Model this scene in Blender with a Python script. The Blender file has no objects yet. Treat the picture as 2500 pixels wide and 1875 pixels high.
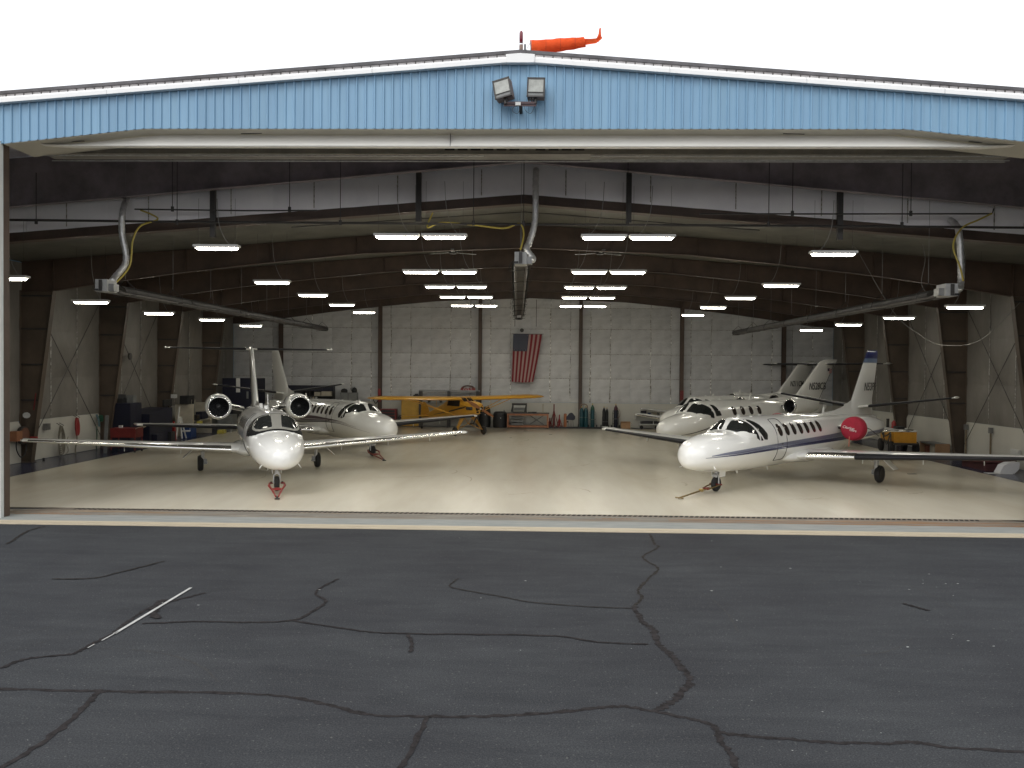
import bpy, bmesh, math, random
from math import sin, cos, tan, pi, radians, degrees, sqrt, exp, atan2, asin
from mathutils import Vector, Matrix
random.seed(7)
S = bpy.context.scene
COL = S.collection

# ------------------------------------------------------------------ camera, sky, sun, exposure
F_PX = 2150.0
th, pt, rl = radians(1.65), radians(1.01), radians(0.48)
fw = Vector((-sin(th)*cos(pt), cos(th)*cos(pt), -sin(pt)))
rt = fw.cross(Vector((0, 0, 1))).normalized()
up = rt.cross(fw)
R_ = rt*cos(rl) + up*sin(rl)
U_ = -rt*sin(rl) + up*cos(rl)
cam_data = bpy.data.cameras.new('camera')
cam_data.sensor_width = 36.0
cam_data.lens = 36.0*F_PX/2500.0
cam_data.clip_start = 0.1
cam_data.clip_end = 2000
cam = bpy.data.objects.new('camera', cam_data)
COL.objects.link(cam)
M3 = Matrix((R_, U_, -fw)).transposed()
cam.matrix_world = Matrix.Translation((0.45, 0.0, 3.6)) @ M3.to_4x4()
S.camera = cam

SUN_EL, SUN_AZ = radians(48), radians(205)      # hidden behind thick cloud, to the rear left of the camera
world = bpy.data.worlds.new('World')
S.world = world
world.use_nodes = True
nt = world.node_tree
nt.nodes.clear()
out = nt.nodes.new('ShaderNodeOutputWorld')
bg = nt.nodes.new('ShaderNodeBackground')
sky = nt.nodes.new('ShaderNodeTexSky')
sky.sky_type = 'NISHITA'
sky.sun_disc = False
sky.sun_elevation = SUN_EL
sky.sun_rotation = SUN_AZ
sky.air_density = 1.0
sky.dust_density = 4.0
sky.ozone_density = 1.0
hs = nt.nodes.new('ShaderNodeHueSaturation')    # thick overcast: the same sky with nearly all its colour scattered out
hs.inputs['Saturation'].default_value = 0.16
mx = nt.nodes.new('ShaderNodeMixRGB')
mx.inputs['Fac'].default_value = 0.55
mx.inputs['Color2'].default_value = (12.4, 12.7, 13.2, 1)
nt.links.new(sky.outputs[0], hs.inputs['Color'])
nt.links.new(hs.outputs[0], mx.inputs['Color1'])
nt.links.new(mx.outputs[0], bg.inputs['Color'])
bg.inputs['Strength'].default_value = 0.148
nt.links.new(bg.outputs[0], out.inputs[0])

sun_d = bpy.data.lights.new('sun', 'SUN')
sun_d.energy = 0.8
sun_d.angle = radians(25)
sun_d.color = (1.0, 0.97, 0.93)
sun = bpy.data.objects.new('sun', sun_d)
COL.objects.link(sun)
sdir = Vector((sin(SUN_AZ)*cos(SUN_EL), cos(SUN_AZ)*cos(SUN_EL), sin(SUN_EL)))
sun.rotation_euler = sdir.to_track_quat('Z', 'Y').to_euler()
sun.location = (0, 0, 60)

TUBE_STRENGTH = 54.0
S.view_settings.view_transform = 'Standard'
S.view_settings.look = 'None'
S.view_settings.exposure = 0.0
S.view_settings.gamma = 1.0
S.view_settings.use_curve_mapping = False
S.render.engine = 'CYCLES'
S.cycles.use_denoising = True
S.cycles.max_bounces = 8
S.cycles.diffuse_bounces = 5
S.cycles.glossy_bounces = 4
S.cycles.sample_clamp_indirect = 6.0
S.cycles.caustics_reflective = False
S.cycles.caustics_refractive = False

# ------------------------------------------------------------------ materials
MATS = {}
def mat(name, col, rough=0.6, metal=0.0, coat=0.0, var=0.0, vscale=3.0, bump=0.0, bscale=40.0, spec=0.5, col2=None, stretch=None, rvar=0.0, emit=None):
    if name in MATS: return MATS[name]
    m = bpy.data.materials.new(name)
    m.use_nodes = True
    n, l = m.node_tree.nodes, m.node_tree.links
    b = n['Principled BSDF']
    b.inputs['Base Color'].default_value = (*col, 1)
    b.inputs['Roughness'].default_value = rough
    b.inputs['Metallic'].default_value = metal
    b.inputs['Coat Weight'].default_value = coat
    b.inputs['Coat Roughness'].default_value = 0.06
    b.inputs['Specular IOR Level'].default_value = spec
    if emit:
        b.inputs['Emission Color'].default_value = (*emit[0], 1)
        b.inputs['Emission Strength'].default_value = emit[1]
    tc = n.new('ShaderNodeTexCoord')
    src = tc.outputs['Object']
    if stretch:
        mp = n.new('ShaderNodeMapping')
        mp.inputs['Scale'].default_value = stretch
        l.new(src, mp.inputs['Vector']); src = mp.outputs[0]
    if var > 0 or col2:
        no = n.new('ShaderNodeTexNoise'); no.inputs['Scale'].default_value = vscale
        no.inputs['Detail'].default_value = 6; no.inputs['Roughness'].default_value = 0.65
        l.new(src, no.inputs['Vector'])
        cr = n.new('ShaderNodeValToRGB')
        c2 = col2 if col2 else tuple(min(1, c*(1+var)) for c in col)
        c1 = col if col2 else tuple(c*(1-var) for c in col)
        cr.color_ramp.elements[0].color = (*c1, 1); cr.color_ramp.elements[1].color = (*c2, 1)
        cr.color_ramp.elements[0].position = 0.33; cr.color_ramp.elements[1].position = 0.67
        l.new(no.outputs['Fac'], cr.inputs[0]); l.new(cr.outputs[0], b.inputs['Base Color'])
        if rvar:
            mr = n.new('ShaderNodeMapRange')
            mr.inputs['To Min'].default_value = max(0.02, rough-rvar); mr.inputs['To Max'].default_value = rough+rvar
            l.new(no.outputs['Fac'], mr.inputs['Value']); l.new(mr.outputs[0], b.inputs['Roughness'])
    if bump > 0:
        n2 = n.new('ShaderNodeTexNoise'); n2.inputs['Scale'].default_value = bscale; n2.inputs['Detail'].default_value = 4
        l.new(src, n2.inputs['Vector'])
        bp = n.new('ShaderNodeBump'); bp.inputs['Strength'].default_value = bump; bp.inputs['Distance'].default_value = 0.02
        l.new(n2.outputs['Fac'], bp.inputs['Height']); l.new(bp.outputs[0], b.inputs['Normal'])
    MATS[name] = m
    return m

def N(m): return m.node_tree.nodes, m.node_tree.links
def ramp(n, stops):
    cr = n.new('ShaderNodeValToRGB')
    e = cr.color_ramp.elements
    while len(e) < len(stops): e.new(0.5)
    for i, (p, c) in enumerate(stops):
        e[i].position = p; e[i].color = (*c, 1) if len(c) == 3 else c
    return cr
def noise(n, l, src, scale, detail=5, rough=0.6, dist=0.0):
    x = n.new('ShaderNodeTexNoise'); x.inputs['Scale'].default_value = scale
    x.inputs['Detail'].default_value = detail; x.inputs['Roughness'].default_value = rough
    x.inputs['Distortion'].default_value = dist
    l.new(src, x.inputs['Vector']); return x
def mapping(n, l, src, sc):
    mp = n.new('ShaderNodeMapping'); mp.inputs['Scale'].default_value = sc
    l.new(src, mp.inputs['Vector']); return mp.outputs[0]
def mixc(n, l, a, b_, f, mode='MIX'):
    x = n.new('ShaderNodeMixRGB'); x.blend_type = mode
    for k, v in (('Color1', a), ('Color2', b_), ('Fac', f)):
        if isinstance(v, (float, int)): x.inputs[k].default_value = v
        elif isinstance(v, tuple): x.inputs[k].default_value = (*v, 1)
        else: l.new(v, x.inputs[k])
    return x.outputs[0]

# asphalt
asph = mat('asphalt', (0.05, 0.05, 0.052), rough=0.95, spec=0.15)
n, l = N(asph); b = n['Principled BSDF']; tc = n['Texture Coordinate'].outputs['Object']
big = noise(n, l, tc, 0.35, 5, 0.6)
mid = noise(n, l, mapping(n, l, tc, (0.5, 2.2, 1)), 1.3, 6, 0.7, 0.6)
fine = noise(n, l, tc, 55, 3, 0.8)
spk = noise(n, l, tc, 26, 2, 0.5)
c0 = ramp(n, [(0.3, (0.0320, 0.0332, 0.0370)), (0.7, (0.0455, 0.0485, 0.0520))]); l.new(big.outputs['Fac'], c0.inputs[0])
c1 = ramp(n, [(0.32, (0.72, 0.72, 0.73)), (0.68, (1.28, 1.26, 1.22))]); l.new(mid.outputs['Fac'], c1.inputs[0])
c2 = ramp(n, [(0.30, (0.35, 0.35, 0.35)), (0.52, (1, 1, 1)), (0.75, (2.3, 2.25, 2.15))]); l.new(fine.outputs['Fac'], c2.inputs[0])
c3 = ramp(n, [(0.64, (0, 0, 0)), (0.74, (0.16, 0.15, 0.13))]); l.new(spk.outputs['Fac'], c3.inputs[0])
o1 = mixc(n, l, c0.outputs[0], c1.outputs[0], 0.55, 'MULTIPLY')
o2 = mixc(n, l, o1, c2.outputs[0], 0.75, 'MULTIPLY')
o3 = mixc(n, l, o2, c3.outputs[0], 0.35, 'ADD')
l.new(o3, b.inputs['Base Color'])
bp = n.new('ShaderNodeBump'); bp.inputs['Strength'].default_value = 0.5; bp.inputs['Distance'].default_value = 0.01
l.new(fine.outputs['Fac'], bp.inputs['Height']); l.new(bp.outputs[0], b.inputs['Normal'])

tar = mat('crack_tar', (0.0265, 0.0235, 0.0235), rough=0.9, spec=0.08, var=0.45, vscale=9, bump=0.4, bscale=60)
tar_thin = mat('crack_open', (0.030, 0.0265, 0.024), rough=0.95, spec=0.08, var=0.5, vscale=14, bump=0.3)
paint_line = mat('worn_white_paint', (0.42, 0.42, 0.40), rough=0.7, var=0.25, vscale=20)
speck_m = mat('white_droppings', (0.32, 0.32, 0.3), rough=0.8, var=0.2)

# epoxy floor
flo = mat('epoxy_floor', (0.5, 0.47, 0.38), rough=0.25)
n, l = N(flo); b = n['Principled BSDF']; tc = n['Texture Coordinate'].outputs['Object']
a1 = noise(n, l, mapping(n, l, tc, (0.5, 0.10, 1)), 1.2, 5, 0.6, 0.3)  # colour streaks along the hall imitate reflections drawn out on the floor
a2 = noise(n, l, mapping(n, l, tc, (1.0, 0.16, 1)), 1.6, 4, 0.55)
cA = ramp(n, [(0.25, (0.585, 0.535, 0.425)), (0.5, (0.635, 0.59, 0.485)), (0.75, (0.68, 0.64, 0.54))]); l.new(a1.outputs['Fac'], cA.inputs[0])
cB = ramp(n, [(0.25, (0.94, 0.935, 0.925)), (0.75, (1.03, 1.03, 1.03))]); l.new(a2.outputs['Fac'], cB.inputs[0])
q = mixc(n, l, cA.outputs[0], cB.outputs[0], 0.9, 'MULTIPLY')
l.new(q, b.inputs['Base Color'])
b.inputs['Roughness'].default_value = 0.23

navy = mat('navy_floor_paint', (0.042, 0.047, 0.082), rough=0.24, var=0.3, vscale=1.5)
conc = mat('apron_concrete', (0.20, 0.215, 0.212), rough=0.8, col2=(0.29, 0.295, 0.275), vscale=2.2, stretch=(0.6, 3, 1), bump=0.2)
cream_steel = mat('cream_sill_paint', (0.45, 0.385, 0.28), rough=0.55, var=0.12, vscale=6, stretch=(0.3, 3, 1))
sill_gap = mat('sill_groove_dirt', (0.16, 0.12, 0.08), rough=0.9)
rust = mat('rusty_track', (0.2, 0.11, 0.055), rough=0.75)
n, l = N(rust); b = n['Principled BSDF']; tc = n['Texture Coordinate'].outputs['Object']
r1 = noise(n, l, mapping(n, l, tc, (0.22, 2.0, 1)), 1.1, 6, 0.6)
r2 = noise(n, l, mapping(n, l, tc, (0.5, 14, 1)), 1.6, 5, 0.6)
cr_ = ramp(n, [(0.50, (0.22, 0.205, 0.175)), (0.62, (0.25, 0.19, 0.13)), (0.75, (0.24, 0.14, 0.075))]); l.new(r1.outputs['Fac'], cr_.inputs[0])
c2_ = ramp(n, [(0.35, (0.75, 0.72, 0.7)), (0.6, (1, 1, 1)), (0.72, (1.5, 1.5, 1.4))]); l.new(r2.outputs['Fac'], c2_.inputs[0])
l.new(mixc(n, l, cr_.outputs[0], c2_.outputs[0], 1.0, 'MULTIPLY'), b.inputs['Base Color'])
drain_m = mat('drain_steel', (0.17, 0.14, 0.11), rough=0.6, metal=0.3, var=0.3, vscale=6)
black_hole = mat('dark_void', (0.01, 0.009, 0.008), rough=0.9)

blue_m = mat('blue_wall_sheet', (0.25, 0.43, 0.62), rough=0.42, var=0.03, vscale=1.6)
n, l = N(blue_m); b = n['Principled BSDF']; tc = n['Texture Coordinate'].outputs['Object']
w1 = noise(n, l, mapping(n, l, tc, (1.6, 1.6, 0.35)), 0.9, 5, 0.6)
cw = ramp(n, [(0.3, (0.185, 0.335, 0.49)), (0.7, (0.22, 0.385, 0.535))]); l.new(w1.outputs['Fac'], cw.inputs[0])
oi = n.new('ShaderNodeObjectInfo'); mr = n.new('ShaderNodeMapRange'); mr.inputs['To Min'].default_value = 0.95; mr.inputs['To Max'].default_value = 1.03
l.new(oi.outputs['Random'], mr.inputs['Value'])
st_ = noise(n, l, mapping(n, l, tc, (9, 9, 0.5)), 1.0, 4, 0.7)
cst = ramp(n, [(0.35, (0.93, 0.93, 0.92)), (0.6, (1, 1, 1))]); l.new(st_.outputs['Fac'], cst.inputs[0])
q = mixc(n, l, cw.outputs[0], mr.outputs[0], 1.0, 'MULTIPLY')
l.new(mixc(n, l, q, cst.outputs[0], 1.0, 'MULTIPLY'), b.inputs['Base Color'])
trim_m = mat('white_trim', (0.86, 0.86, 0.85), rough=0.5, var=0.03, vscale=2)
soffit_m = mat('cream_soffit', (0.58, 0.55, 0.47), rough=0.7, var=0.06, vscale=1.2)
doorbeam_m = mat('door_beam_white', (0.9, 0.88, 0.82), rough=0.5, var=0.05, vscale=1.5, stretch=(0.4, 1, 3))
gutter_m = mat('dark_roof_edge', (0.10, 0.095, 0.10), rough=0.6, var=0.45, vscale=1.5)
rib_dot = mat('dark_fastener', (0.07, 0.06, 0.06), rough=0.7)
roof_m = mat('galvanised_roof', (0.42, 0.43, 0.43), rough=0.4, metal=0.5, var=0.1)
primer = mat('red_oxide_primer', (0.072, 0.047, 0.034), rough=0.6, var=0.3, vscale=0.9, rvar=0.0)
primer2 = mat('brown_primer', (0.076, 0.056, 0.040), rough=0.55, var=0.35, vscale=0.6)
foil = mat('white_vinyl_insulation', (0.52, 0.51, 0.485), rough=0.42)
n, l = N(foil); b = n['Principled BSDF']; tc = n['Texture Coordinate'].outputs['Object']
f1 = noise(n, l, mapping(n, l, tc, (0.9, 0.9, 2.4)), 1.1, 6, 0.62, 0.4)
f2 = noise(n, l, mapping(n, l, tc, (1.2, 1.2, 5)), 4.0, 5, 0.6)
cf = ramp(n, [(0.28, (0.40, 0.40, 0.40)), (0.5, (0.52, 0.52, 0.52)), (0.72, (0.62, 0.62, 0.615))]); l.new(f1.outputs['Fac'], cf.inputs[0])
oi = n.new('ShaderNodeObjectInfo'); mr = n.new('ShaderNodeMapRange'); mr.inputs['To Min'].default_value = 0.93; mr.inputs['To Max'].default_value = 1.04
l.new(oi.outputs['Random'], mr.inputs['Value'])
l.new(mixc(n, l, cf.outputs[0], mr.outputs[0], 1.0, 'MULTIPLY'), b.inputs['Base Color'])
bp = n.new('ShaderNodeBump'); bp.inputs['Strength'].default_value = 0.55; bp.inputs['Distance'].default_value = 0.05
l.new(f2.outputs['Fac'], bp.inputs['Height']); l.new(bp.outputs[0], b.inputs['Normal'])
seam_m = mat('silver_seam_tape', (0.62, 0.61, 0.58), rough=0.32, metal=0.35)
n, l = N(seam_m); b = n['Principled BSDF']; tc = n['Texture Coordinate'].outputs['Object']
s1 = noise(n, l, mapping(n, l, tc, (1, 1, 1.0)), 9, 5, 0.7)
s2 = noise(n, l, mapping(n, l, tc, (1, 1, 0.5)), 1.6, 3, 0.6)
cs = ramp(n, [(0.38, (0.18, 0.16, 0.14)), (0.5, (0.5, 0.49, 0.46)), (0.6, (0.95, 0.94, 0.9))]); l.new(s1.outputs['Fac'], cs.inputs[0])
cs2 = ramp(n, [(0.4, (0.45, 0.44, 0.41)), (0.55, (1, 1, 1))]); l.new(s2.outputs['Fac'], cs2.inputs[0])
l.new(mixc(n, l, cs.outputs[0], cs2.outputs[0], 0.85, 'MULTIPLY'), b.inputs['Base Color'])
bp = n.new('ShaderNodeBump'); bp.inputs['Strength'].default_value = 1.0; bp.inputs['Distance'].default_value = 0.05
l.new(s1.outputs['Fac'], bp.inputs['Height']); l.new(bp.outputs[0], b.inputs['Normal'])
foil_side = mat('side_insulation', (0.135, 0.123, 0.108), rough=0.5, col2=(0.215, 0.20, 0.178), vscale=0.8, stretch=(1, 1, 0.6), bump=0.6, bscale=3.5)  # darker and browner than the back wall insulation
foil_step = mat('front_step_insulation', (0.76, 0.75, 0.79), rough=0.5, col2=(0.85, 0.84, 0.87), vscale=0.7, bump=0.5, bscale=3)  # paler than the other insulation, standing for daylight that falls on it
staple_m = mat('dark_seam_line', (0.13, 0.115, 0.09), rough=0.8)
n, l = N(staple_m); b = n['Principled BSDF']; tc = n['Texture Coordinate'].outputs['Object']
cs = ramp(n, [(0.42, (0.17, 0.155, 0.13)), (0.52, (0.42, 0.41, 0.38))]); l.new(noise(n, l, tc, 14, 2, 0.5).outputs['Fac'], cs.inputs[0])
l.new(cs.outputs[0], b.inputs['Base Color'])
wainscot_m = mat('painted_wainscot', (0.50, 0.485, 0.43), rough=0.5, var=0.06, vscale=0.8)
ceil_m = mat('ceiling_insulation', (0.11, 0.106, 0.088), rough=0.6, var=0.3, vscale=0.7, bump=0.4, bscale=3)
ceil_dark = mat('canopy_ceiling', (0.42, 0.41, 0.48), rough=0.7, var=0.35, vscale=0.9, bump=0.4, bscale=3)
steel_d = mat('dark_steel', (0.05, 0.047, 0.045), rough=0.5, metal=0.4, var=0.2)
steel_g = mat('grey_steel', (0.22, 0.22, 0.215), rough=0.45, metal=0.6, var=0.2)
galv = mat('silver_duct', (0.55, 0.55, 0.54), rough=0.35, metal=0.7, var=0.2, vscale=8, bump=0.6, bscale=16)
yhose = mat('yellow_gas_hose', (0.42, 0.33, 0.06), rough=0.5)
cord_m = mat('grey_cord', (0.2, 0.195, 0.18), rough=0.6)
black_m = mat('black_rubber', (0.016, 0.016, 0.017), rough=0.55, var=0.3, vscale=8)
tyre_m = mat('tyre_rubber', (0.019, 0.018, 0.018), rough=0.7, var=0.3, vscale=10)
whitep = mat('white_aircraft_paint', (0.80, 0.80, 0.775), rough=0.28, coat=1.0, var=0.02, vscale=0.8)
creamp = mat('cream_aircraft_paint', (0.72, 0.715, 0.68), rough=0.28, coat=1.0, var=0.03, vscale=0.8)
glass_m = mat('cockpit_glass', (0.018, 0.02, 0.02), rough=0.05, spec=0.7, coat=0.6)
glass_brown = mat('cabin_glass', (0.03, 0.022, 0.018), rough=0.12, spec=0.6)
seal_m = mat('window_seal', (0.10, 0.10, 0.10), rough=0.5)
greyframe = mat('grey_window_frame', (0.24, 0.235, 0.21), rough=0.6, spec=0.2)
blackframe = mat('black_antiglare_paint', (0.012, 0.012, 0.012), rough=0.7, spec=0.12)
polish = mat('polished_aluminium', (0.80, 0.80, 0.78), rough=0.24, metal=1.0, var=0.04, vscale=2)
boot_m = mat('black_deice_boot', (0.012, 0.012, 0.015), rough=0.5, spec=0.25)
lip_m = mat('engine_inlet_lip', (0.9, 0.9, 0.88), rough=0.12, metal=1.0)
fan_m = mat('fan_titanium', (0.06, 0.06, 0.065), rough=0.4, metal=0.8)
duct_in = mat('inlet_inside', (0.03, 0.03, 0.032), rough=0.6)
navy_str = mat('navy_stripe', (0.008, 0.014, 0.085), rough=0.3, coat=0.8)
lilac_str = mat('grey_blue_stripe', (0.20, 0.215, 0.29), rough=0.3, coat=0.8)
maroon_str = mat('maroon_stripe', (0.05, 0.012, 0.022), rough=0.3, coat=0.8)
black_str = mat('black_stripe', (0.014, 0.014, 0.014), rough=0.3, coat=0.8)
silver_strut = mat('gear_strut_paint', (0.5, 0.5, 0.5), rough=0.4, metal=0.3, var=0.2, vscale=12)
chrome = mat('chrome_rod', (0.8, 0.8, 0.8), rough=0.12, metal=1.0)
rim_m = mat('wheel_rim', (0.42, 0.42, 0.42), rough=0.4, metal=0.5)
redcov = mat('red_engine_cover', (0.36, 0.012, 0.035), rough=0.75, var=0.12, vscale=5, bump=0.3, bscale=25)
white_ink = mat('white_ink', (0.8, 0.74, 0.72), rough=0.6)
red_m = mat('red_paint', (0.26, 0.022, 0.02), rough=0.45, var=0.15)
darkred = mat('dark_red_paint', (0.16, 0.018, 0.015), rough=0.5, var=0.2)
yel_m = mat('cub_yellow', (0.54, 0.275, 0.022), rough=0.38, coat=0.5, var=0.05, vscale=2)
gpuyel = mat('equipment_yellow', (0.60, 0.28, 0.02), rough=0.5, var=0.12)
cabyel = mat('yellow_cabinet_paint', (0.42, 0.24, 0.03), rough=0.5, var=0.15)
wood_m = mat('varnished_wood', (0.26, 0.10, 0.035), rough=0.35, coat=0.4, var=0.2, vscale=3)
bench_w = mat('bench_timber', (0.36, 0.16, 0.085), rough=0.65, var=0.2, vscale=5)
navyeq = mat('navy_cabinet_paint', (0.006, 0.007, 0.02), rough=0.5, var=0.3)
greyeq = mat('grey_equipment_paint', (0.17, 0.175, 0.17), rough=0.5, var=0.2)
beige = mat('beige_paint', (0.42, 0.38, 0.30), rough=0.6, var=0.12)
whiteeq = mat('white_equipment_paint', (0.55, 0.55, 0.53), rough=0.55, var=0.12)
blueeq = mat('blue_bin_plastic', (0.02, 0.05, 0.16), rough=0.5)
yellowp = mat('yellow_plastic', (0.42, 0.36, 0.05), rough=0.5)
card = mat('cardboard', (0.33, 0.20, 0.11), rough=0.85, var=0.15)
teal = mat('teal_cylinder_paint', (0.012, 0.06, 0.075), rough=0.4, var=0.2)
green = mat('green_cylinder_paint', (0.02, 0.075, 0.045), rough=0.4, var=0.2)
brassm = mat('brass_valve', (0.5, 0.36, 0.14), rough=0.35, metal=0.8)
orange = mat('windsock_orange', (0.80, 0.12, 0.035), rough=0.95, spec=0.1, var=0.16, vscale=5, bump=0.9, bscale=9)
n, l = N(orange); b = n['Principled BSDF']
tr = n.new('ShaderNodeBsdfTranslucent'); tr.inputs['Color'].default_value = (0.85, 0.13, 0.04, 1)
ms = n.new('ShaderNodeMixShader'); ms.inputs[0].default_value = 0.3
l.new(b.outputs[0], ms.inputs[1]); l.new(tr.outputs[0], ms.inputs[2]); l.new(ms.outputs[0], n['Material Output'].inputs['Surface'])
bronze = mat('bronze_housing', (0.20, 0.13, 0.10), rough=0.5, metal=0.2, var=0.15)
lens_m = mat('floodlight_glass', (0.33, 0.34, 0.31), rough=0.15, spec=0.7, var=0.25, vscale=5)
towbrown = mat('towbar_paint', (0.16, 0.11, 0.04), rough=0.5, metal=0.3, var=0.3, vscale=8)
flagw = mat('flag_cream_stripe', (0.36, 0.25, 0.235), rough=0.85, bump=0.3, bscale=60)
flagr = mat('flag_red_stripe', (0.20, 0.014, 0.022), rough=0.85, bump=0.3, bscale=60)
flagb = mat('flag_blue_canton', (0.022, 0.028, 0.06), rough=0.85, bump=0.3, bscale=60)
starw = mat('flag_star', (0.5, 0.5, 0.48), rough=0.85)
hose_g = mat('grey_rope', (0.17, 0.155, 0.12), rough=0.8, var=0.25, vscale=10)
tubeglow = mat('lit_fluorescent_diffuser', (0.9, 0.9, 0.88), rough=0.5, emit=((1.0, 0.955, 0.83), TUBE_STRENGTH))
housing = mat('fixture_housing', (0.5, 0.5, 0.48), rough=0.5)

# ------------------------------------------------------------------ mesh helpers
class MB:
    def __init__(s): s.v = []; s.f = []; s.sm = False
    def add(s, vs, fs):
        o = len(s.v); s.v += [tuple(p) for p in vs]; s.f += [tuple(i+o for i in f) for f in fs]; return s
    def box(s, c, d, rz=0, rx=0, ry=0, taper=1.0):
        x, y, z = d[0]/2, d[1]/2, d[2]/2
        P = []
        M = Matrix.Rotation(rz, 3, 'Z') @ Matrix.Rotation(ry, 3, 'Y') @ Matrix.Rotation(rx, 3, 'X')
        for k in (-1, 1):
            t = taper if k > 0 else 1
            for (i, j) in ((-1, -1), (1, -1), (1, 1), (-1, 1)):
                P.append(M @ Vector((i*x*t, j*y*t, k*z)) + Vector(c))
        return s.add(P, [(3, 2, 1, 0), (4, 5, 6, 7), (0, 1, 5, 4), (1, 2, 6, 5), (2, 3, 7, 6), (3, 0, 4, 7)])
    def bb(s, x0, x1, y0, y1, z0, z1):
        return s.box(((x0+x1)/2, (y0+y1)/2, (z0+z1)/2), (x1-x0, y1-y0, z1-z0))
    def tube(s, path, r, n=8, caps=True):
        P = [Vector(p) for p in path]
        rr = r if isinstance(r, (list, tuple)) else [r]*len(P)
        T = []
        for i in range(len(P)):
            a = P[max(0, i-1)]; c = P[min(len(P)-1, i+1)]
            T.append((c-a).normalized() if (c-a).length > 1e-9 else Vector((0, 0, 1)))
        nrm = T[0].orthogonal().normalized()
        V = []
        for i in range(len(P)):
            if i > 0:
                nrm = nrm - T[i]*nrm.dot(T[i])
                nrm = nrm.normalized() if nrm.length > 1e-6 else T[i].orthogonal().normalized()
            bn = T[i].cross(nrm)
            for k in range(n):
                a = 2*pi*k/n
                V.append(P[i] + (nrm*cos(a)+bn*sin(a))*rr[i])
        Fc = []
        for i in range(len(P)-1):
            for k in range(n):
                Fc.append((i*n+k, i*n+(k+1) % n, (i+1)*n+(k+1) % n, (i+1)*n+k))
        if caps:
            Fc.append(tuple(reversed(range(n)))); Fc.append(tuple((len(P)-1)*n+k for k in range(n)))
        return s.add(V, Fc)
    def lathe(s, prof, c=(0, 0, 0), axis='Z', n=24, sx=1.0, caps=True):
        V = []
        for (h, r) in prof:
            for k in range(n):
                a = 2*pi*k/n
                x, y = cos(a)*r*sx, sin(a)*r
                p = (x, y, h) if axis == 'Z' else ((x, h, y) if axis == 'Y' else (h, x, y))
                V.append((p[0]+c[0], p[1]+c[1], p[2]+c[2]))
        Fc = []
        for i in range(len(prof)-1):
            for k in range(n):
                q = (i*n+k, i*n+(k+1) % n, (i+1)*n+(k+1) % n, (i+1)*n+k)
                Fc.append(q)
        if caps and prof[0][1] > 1e-4: Fc.append(tuple(range(n)))
        if caps and prof[-1][1] > 1e-4: Fc.append(tuple((len(prof)-1)*n+k for k in range(n)))
        return s.add(V, Fc)
    def grid(s, rows):
        m = len(rows[0]); V = [p for r in rows for p in r]; Fc = []
        for i in range(len(rows)-1):
            for k in range(m-1):
                Fc.append((i*m+k, i*m+k+1, (i+1)*m+k+1, (i+1)*m+k))
        return s.add(V, Fc)
    def prism(s, poly, y0, y1, axis='Y'):
        k = len(poly)
        def P(a, b_, t):
            return (a, t, b_) if axis == 'Y' else ((t, a, b_) if axis == 'X' else (a, b_, t))
        V = [P(a, b_, y0) for a, b_ in poly]+[P(a, b_, y1) for a, b_ in poly]
        Fc = [tuple(range(k)), tuple(reversed(range(k, 2*k)))]+[(i, i+k, (i+1) % k+k, (i+1) % k) for i in range(k)]
        return s.add(V, Fc)
    def mesh(s, name, smooth=False, auto=None):
        me = bpy.data.meshes.new(name)
        me.from_pydata(s.v, [], s.f); me.update()
        bm = bmesh.new(); bm.from_mesh(me)
        bmesh.ops.remove_doubles(bm, verts=bm.verts, dist=1e-5)
        bmesh.ops.recalc_face_normals(bm, faces=bm.faces)
        bm.to_mesh(me); bm.free()
        if smooth:
            me.polygons.foreach_set('use_smooth', [True]*len(me.polygons))
            if auto is not None:
                try: me.set_sharp_from_angle(angle=radians(auto))
                except Exception: pass
        return me
    def build(s, name, m, parent=None, smooth=False, auto=None, **props):
        me = s.mesh(name, smooth, auto)
        return link(name, me, m, parent, **props)

def link(name, me, m, parent=None, loc=None, rot=None, **props):
    if m is not None and len(me.materials) == 0: me.materials.append(m)
    o = bpy.data.objects.new(name, me); COL.objects.link(o)
    if parent is not None: o.parent = parent
    if loc is not None: o.location = loc
    if rot is not None: o.rotation_euler = rot
    for k, v in props.items(): o[k] = v
    return o
def empty(name, loc, label, cat, group=None, rz=0.0):
    o = bpy.data.objects.new(name, None); COL.objects.link(o)
    o.empty_display_size = 0.3
    o.location = loc; o.rotation_euler = (0, 0, rz)
    o['label'] = label; o['category'] = cat
    if group: o['group'] = group
    return o
def thing(mb, name, m, label, cat, group=None, smooth=False, auto=None, loc=None):
    o = mb.build(name, m, None, smooth, auto)
    o['label'] = label; o['category'] = cat
    if group: o['group'] = group
    if loc is not None: o.location = loc
    return o
def copy_tree(o, parent=None):
    c = o.copy(); COL.objects.link(c); c.parent = parent
    for ch in list(o.children): copy_tree(ch, c)
    return c
def text_mesh(txt, size, depth=0.004, shear=0.0, bold=0.0, align='CENTER', xs=1.0, width=None):
    cu = bpy.data.curves.new('lettering', 'FONT'); cu.body = txt; cu.size = size
    cu.extrude = depth; cu.shear = shear; cu.offset = bold; cu.align_x = align; cu.align_y = 'CENTER'
    cu.resolution_u = 3
    ob = bpy.data.objects.new('lettering_tmp', cu); COL.objects.link(ob)
    dg = bpy.context.evaluated_depsgraph_get(); dg.update()
    me = bpy.data.meshes.new_from_object(ob.evaluated_get(dg))
    bpy.data.objects.remove(ob); bpy.data.curves.remove(cu)
    if width:
        X_ = [v.co.x for v in me.vertices]; xs = width/(max(X_)-min(X_))
    if xs != 1.0:
        for v in me.vertices: v.co.x *= xs
    return me
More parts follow.
